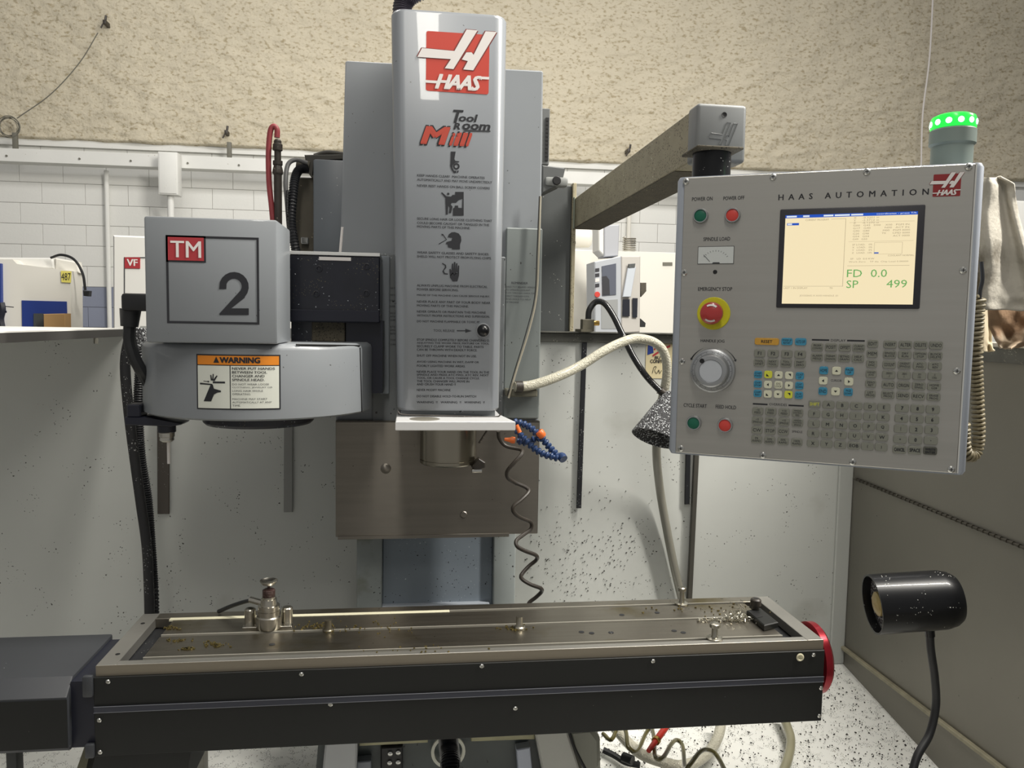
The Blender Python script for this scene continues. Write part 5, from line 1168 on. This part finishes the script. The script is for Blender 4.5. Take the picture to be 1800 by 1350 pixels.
O = [((197, 873), '-10\nFEED'), ((338, 878), '100%\nFEED'), ((482, 885), '+10\nFEED'), ((625, 893), 'HANDLE\nCONTROL\nFEED'), ((192, 975), '-10\nSPINDLE'), ((335, 982), '100%\nSPINDLE'), ((480, 988), '+10\nSPINDLE'), ((625, 998), 'HANDLE\nCONTROL\nSPINDLE'),
     ((188, 1077), 'CW'), ((330, 1085), 'STOP'), ((472, 1092), 'CCW'), ((185, 1178), '5%\nRAPID'), ((325, 1190), '25%\nRAPID'), ((470, 1197), '50%\nRAPID'), ((617, 1210), '100%\nRAPID')]
for (x, y), s in O: key(*a6(x, y), 19, 14, M_key, s)
x_, y_ = a6(622, 1098); lc('caption', 'SPINDLE', x_, y_, 18, 4, M_print); x_, y_ = a6(415, 805); lc('caption', 'OVERRIDES', x_, y_, 31, 4.2, M_print)
x_, y_ = a7(318, 92); lc('caption', 'DISPLAY', x_, y_, 26, 4.2, M_print); x_, y_ = a7(300, 445); lc('caption', 'CURSOR', x_, y_, 19, 4, M_print)
for p0_, p1_ in ((a6(143, 796), a6(302, 802)), (a6(528, 812), a6(692, 821)), (a7(86, 86), a7(238, 90)), (a7(395, 93), a7(550, 97))):
    A_, Bq = loc(*p0_), loc(*p1_); y = YFp-.0004
    part('heading_bar', B().poly([(A_.x, y, A_.z-.0012), (Bq.x, y, A_.z-.0012), (Bq.x, y, A_.z+.0012), (A_.x, y, A_.z+.0012)]), M_print, pd, smooth=0, **L)
for k, s in enumerate(('PRGRM\nCONVRS', 'POSIT', 'OFFSET', 'CURNT\nCOMDS')): key(*a7(133+121.5*k, 148+2.5*k), 19.5, 14, M_key, s)
for k, s in enumerate(('ALARM\nMESGS', 'PARAM\nDGNOS', 'SETNG\nGRAPH', 'HELP\nCALC')): key(*a7(130+120*k, 238+3.5*k), 19.5, 14, M_key, s)
for (x, y), m, s in (((190, 355), M_keyblue, 'HOME'), ((302, 358), M_keywhite, 'up'), ((415, 362), M_keyblue, 'PAGE\nUP'), ((185, 445), M_keywhite, 'left'), ((410, 453), M_keywhite, 'right'), ((182, 537), M_keyblue, 'END'), ((293, 540), M_keywhite, 'down'), ((405, 545), M_keyblue, 'PAGE\nDOWN')): key(*a7(x, y), 14.5, 14, m, s)
rows = (('SHIFT', 'A', 'B', 'C', 'D', 'E'), 'FGHIJK', 'LMNOPQ', 'RSTUVW', ('X', 'Y', 'Z', 'EOB', '(', ')'))
for r, rw in enumerate(rows):
    for c, s in enumerate(rw): key(*a7(110+121.7*c-4*r-1*c*r*.4, 650+5.5*c+86*r+.7*c*r*.5), 20, 13.5, M_key, s, lm=M_keyyel if s == 'SHIFT' else None, bold=.015)
for r, rw in enumerate(('789', '456', '123', '-0.', ('CANCEL', 'SPACE', 'WRITE\nENTER'))):
    for c, s in enumerate(rw): key(*a7(878+135*c-6*r, 685+6*c+91*r), 21, 14, M_key if r < 4 or c < 2 else mat('dark_key', (84, 84, 76), .45), s, bold=.03)
for k, s in enumerate(('EDIT', 'MEM', 'MDI\nDNC', 'HAND\nJOG', 'ZERO\nRET', 'LIST\nPROG')): key(*a7(620-4.4*k, 120+88*k), 17, 13.5, M_key, s)
G = (('INSERT', 'ALTER', 'DELETE', 'UNDO'), ('SINGLE\nBLOCK', 'DRY\nRUN', 'OPTION\nSTOP', 'BLOCK\nDELETE'), ('COOLNT', 'ORIENT\nSPINDLE', 'ATC\nFWD', 'ATC\nREV'), ('.0001\n.1', '.001\n1.', '.01\n10.', '.1\n100.'), ('AUTO', 'ORIGIN', 'ZERO\nSINGL', 'HOME\nG28'), ('SELECT\nPROG', 'SEND', 'RECV', 'ERASE\nPROG'))
for r, rw in enumerate(G):
    for c, s in enumerate(rw): key(*a7(773+134*c-4*r, 127+2.5*c+88.3*r+.8*c*r), 20.5, 13.5, M_key, s)
# pendant logo
qa_, qb_ = loc(1641.3, 307), loc(1690.5, 302); qc_ = loc(1640, 346.5)
logo(pd, 0, 1, 0, 1, lambda u, v, o=0: Vector((qa_.x+(qb_.x-qa_.x)*u, YFp-.0004-o, qa_.z-(qa_.z-qc_.z)*v)), M_logored2, 'badge', .0003, outline=False) if False else None
def pfn(u, v, o=0): return wm(pd) @ Vector((qa_.x+(qb_.x-qa_.x)*u, YFp-.0004-o, qa_.z-(qa_.z-qc_.z)*v))
logo(pd, 0, 1, 0, 1, pfn, M_logored2, 'badge', .0003)
# beacon on top
q = loc(1672, 283, .065); q.z = PH
bc = part('beacon_body', B().lathe(q, (0, 0, 1), [(-.002, .031), (.003, .031), (.004, .029), (.037, .0293), (.040, .0325), (.060, .0325), (.062, .031)], 40), M_beacon, pd, **L)
part('beacon_collar', B().lathe(q, (0, 0, 1), [(0, .033), (.004, .033)], 40), M_alu2, bc, **L)
part('beacon_lens', B().lathe(q+Vector((0, 0, .062)), (0, 0, 1), [(0, .0315), (.014, .032), (.019, .030), (.022, .024)], 40), M_bgreen, bc, **L)
b = B()
for k in range(12):
    t_ = 2*PI*k/12+.2; d_ = Vector((math.cos(t_), math.sin(t_), 0)); b.lathe(q+d_*.0305+Vector((0, 0, .071)), d_, [(0, .005), (.002, .0042), (.003, .001)], 10)
part('beacon_leds', b, M_led, bc, **L)
# coiled cord at right of the pendant
def helix(path, R_, r, pitch, n=8, per=10):
    S_ = segline(path, step=pitch/per); pts = []
    for i, (p, d) in enumerate(S_):
        u = d.orthogonal().normalized() if i == 0 else (u_-d*u_.dot(d)).normalized(); u_ = u; v = d.cross(u); a = 2*PI*i/per
        pts.append(p+(u*math.cos(a)+v*math.sin(a))*R_)
    return B().tube(pts, r, n=n, sm=1)
LP = lambda px, py, y: wm(pd) @ loc(px, py, y)
path = [LP(1722, 520, .10), LP(1718, 570, .10), LP(1716, 640, .10), LP(1718, 700, .10), LP(1720, 760, .10), LP(1716, 792, .10), LP(1706, 802, .09), LP(1696, 790, .08), LP(1694, 745, .08)]
part('coiled_cord', helix(path, .0078, .0026, .0056, n=7), M_coil, pd)
part('cord_lead', B().tube([LP(1725, 460, .1), LP(1727, 490, .1), LP(1723, 510, .1), LP(1722, 525, .1)], .003, n=8), M_black, pd)

# =====================================================================
# PENDANT BOOM
# =====================================================================
Yb = -.15
bx0 = at(1226, 240, Y=Yb).x; bx1 = at(1312, 240, Y=Yb).x; bz1 = at(1270, 184, Y=Yb).z; bz0 = at(1270, 283, Y=Yb).z
bo = thing('pendant_boom', 'square boom arm dusted with chips carrying the control pendant', 'boom arm', (bx0+.04, .7, bz0))
part('boom_tube_side', B().box(bx0, bx1-.004, Yb+.045, YB+.05, bz0+.003, bz1-.003, .002, 1), M_tan, bo)
part('boom_underside', B().box(bx0+.001, bx1-.005, Yb+.12, YB+.05, bz0+.0015, bz0+.0035), M_tandark, bo)  # darker speckled sheet along the bottom of the tube
part('end_cap', B().box(bx0-.002, bx1, Yb, Yb+.05, bz0-.002, bz1+.002, .007, 3), mat('cap_grey', (120, 122, 122), .45, var=.08, vs=20), bo)
for py in (202, 262):
    q = at(1273, py, Y=Yb); part('cap_screw', B().lathe((q.x, Yb, q.z), (0, -1, 0), [(-.001, .0048), (.0012, .0048), (.0005, .0025)], 14), M_blackplain, bo)
mpx = lambda x, y: Vector((bx0+.022+(x-605)/615*.052, Yb-.0007, bz0+.028+(550-y)/320*.04))
b = B(); 
for h in ([(605, 460), (640, 388), (892, 404), (985, 228), (1070, 233), (885, 550), (818, 545), (865, 470), (605, 460)], [(1133, 238), (1220, 240), (1040, 555), (962, 550), (997, 482), (950, 470), (985, 412), (1025, 410), (1042, 430), (1133, 238)]):
    b.tube([mpx(x, y) for x, y in h], .0006, n=5, sm=1)
part('cap_emboss', b, mat('cap_emboss_grey', (108, 110, 110), .45), bo)
q = at(1248, 290, Y=Yb+.07)
pc = loc(1250, 305, .07); pcw = wm(pd) @ Vector((pc.x, .07, PH))
part('swivel_post', B().cyl((pcw.x, pcw.y, PZ+.001), (pcw.x, pcw.y, bz0), .032, n=32), M_lamp, bo)
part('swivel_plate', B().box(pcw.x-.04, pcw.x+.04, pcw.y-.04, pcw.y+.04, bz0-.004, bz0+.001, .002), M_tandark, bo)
part('boom_end_plate', B().box(at(1009, 350, Y=.92).x, bx0-.001, .92, .99, bz0, bz1, .002, 1), mat('greenish_steel', (136, 142, 128), .5), bo)

# =====================================================================
# WORK LAMPS
# =====================================================================
Yl = .75
t = thing('arched_work_lamp', 'chip covered conical work lamp on black arched arm left of the pendant', 'lamp', at(1030, 583, Y=Yl+.13))
b = B(); q = at(1030, 583, Y=YB)
part('bracket', B().box(at(1021, 575, Y=YB-.04).x, at(1042, 575, Y=YB-.04).x, YB-.06, YB-.03, ZT+.005, at(1030, 561, Y=YB-.04).z, .002, 1).box(at(1018, 575, Y=YB-.04).x, at(1037, 575, Y=YB-.04).x, YB-.07, YB+.02, ZT+.004, ZT+.012), mat('grimy_bracket', (86, 82, 68), .6, var=.4, vs=40), t)
part('bracket_knob', B().cyl(at(1042, 568, Y=YB-.05), at(1053, 568, Y=YB-.05), .008, n=12), M_copper, t)
YA = YB-.045
part('arm', B().tube([at(*p, Y=y) for p, y in (((1034, 562), YA), ((1036, 545), YA), ((1047, 531), YA), ((1062, 533), YA-.02), ((1078, 555), YA-.05), ((1095, 590), YA-.08), ((1112, 625), YA-.1), ((1135, 660), YA-.12), ((1163, 690), YA-.14))], .0095, n=12, sm=8), mat('dusty_gloss_black', (22, 22, 24), .3, dots=((190, 190, 188), 170, .16, .5, .62), coat=.4), t)
ax0 = at(1166, 686, Y=YA-.14); tipc = at(1156, 768, Y=YA-.20); 
apex = at(1178, 690, Y=YA-.14); cen = at(1150, 764, Y=YA-.19)
# cone opening centre between (1116,745) and (1190,797)
cen = (at(1117, 745, Y=YA-.17)+at(1186, 797, Y=YA-.21))/2; rad = (at(1117, 745, Y=YA-.17)-at(1186, 797, Y=YA-.21)).length/2
part('shade', B().lathe(apex, cen-apex, [(0, .012), (.01, .02), ((cen-apex).length, rad), ((cen-apex).length+.001, rad-.003), ((cen-apex).length*.6, rad*.5)], 36, caps=False), M_chipped, t)
part('bulb', B().lathe(apex.lerp(cen, .55), cen-apex, [(0, .02), (.02, .022), (.03, .012)], 20), M_lbulb, t)
part('socket', B().cyl(at(1160, 686, Y=YA-.14), at(1172, 696, Y=YA-.14), .012, n=14), M_dirtyblack, t)

t = thing('cylinder_work_lamp', 'glossy black cylindrical work lamp on bent stem at lower right', 'lamp', at(1610, 1365, Y=.1))
Yd = .02
# cylinder: axis from open end (left) to closed end (right)
o0 = (at(1519, 1012, Y=Yd)+at(1547, 1112, Y=Yd))/2; o1 = at(1677, 1058, Y=Yd+.04)
rad = (at(1519, 1012, Y=Yd)-at(1547, 1112, Y=Yd)).length/2*1.0
axd = Vector((.965, -.21, .12)).normalized()
Ln = .178
rad *= .94
part('shade', B().lathe(o0, axd, [(0.02, rad-.006), (0, rad-.004), (0, rad), (.004, rad), (Ln-.035, rad*.98), (Ln-.015, rad*.9), (Ln-.004, rad*.78), (Ln, rad*.6), (Ln+.001, .001)], 48, caps=False), M_lamp, t)
part('reflector', B().lathe(o0+axd*.018, -axd, [(0, .02), (.001, rad-.007)], 32, caps=False).lathe(o0+axd*.02, -axd, [(0, rad-.005), (.001, .001)], 32, caps=False), M_chipped, t)
part('lamp_glass', B().lathe(o0+axd*.016, -axd, [(0, .026), (.006, .026), (.010, .02), (.012, .001)], 28, caps=False), M_lbulb, t)
part('stem', B().tube([at(*p, Y=y) for p, y in (((1634, 1100), Yd+.05), ((1636, 1140), Yd+.05), ((1643, 1190), Yd+.05), ((1645, 1240), Yd+.05), ((1634, 1290), Yd+.04), ((1612, 1330), Yd+.02), ((1598, 1380), Yd))], .0088, n=14, sm=8), mat('matt_black_stem', (26, 27, 29), .5), t)
part('stem_joint', B().cyl(at(1633, 1098, Y=Yd+.05), at(1635, 1118, Y=Yd+.05), .0105, n=14), M_lamp, t)

# =====================================================================
# CLOTH
# =====================================================================
def cloth(name, outline, Y, m, label, seed, th=.0):
    """draped sheet: outline gives (y, xl, xr) rows in px"""
    b = B(); nu, nv = 26, 40; G_ = []
    for j in range(nv+1):
        t_ = j/nv*(len(outline)-1); i = min(int(t_), len(outline)-2); f_ = t_-i
        yy = outline[i][0]*(1-f_)+outline[i+1][0]*f_; xl_ = outline[i][1]*(1-f_)+outline[i+1][1]*f_; xr_ = outline[i][2]*(1-f_)+outline[i+1][2]*f_
        rw = []
        for k in range(nu+1):
            u = k/nu; y3 = Y+.02*math.sin(u*9+seed+j*.06)+.014*noise.noise(Vector((u*5, j*.12, seed)))-.025*math.sin(PI*u)
            rw.append(b.bm.verts.new(at(xl_+(xr_-xl_)*u, yy, Y=y3)))
        G_.append(rw)
    for j in range(nv):
        for k in range(nu): b.bm.faces.new((G_[j][k], G_[j][k+1], G_[j+1][k+1], G_[j+1][k]))
    o = solo(name, b, m, label, 'cloth', smooth=180)
    sm = o.modifiers.new('thick', 'SOLIDIFY'); sm.thickness = .004
    return o
cloth('shop_cloth', [(312, 1722, 1758), (325, 1712, 1782), (380, 1712, 1792), (450, 1712, 1812), (520, 1714, 1840), (545, 1716, 1850)], .05, M_cloth, 'soiled white cloth draped behind the right side of the pendant', 1)
cloth('shop_cloth', [(520, 1735, 1850), (545, 1736, 1850), (575, 1738, 1840), (600, 1750, 1825), (612, 1760, 1790)], .12, M_clothb, 'brown stained cloth end hanging below the white one', 3)
cloth('shop_cloth', [(520, 1704, 1738), (560, 1706, 1740), (600, 1708, 1744), (618, 1712, 1746)], .18, mat('pale_cloth', (196, 184, 158), .9), 'pale cloth corner showing between coiled cord and stained cloth', 5)
q = at(1748, 560, Y=.3)
solo('storage_rack', B().box(at(1740, 600, Y=1.6).x, at(1900, 600, Y=1.6).x, 1.6, 1.9, gz, at(1790, 352, Y=1.6).z, .01), mat('rack_grey', (150, 150, 148), .6), 'grey cabinet partly hidden behind the cloth at right edge', 'cabinet')
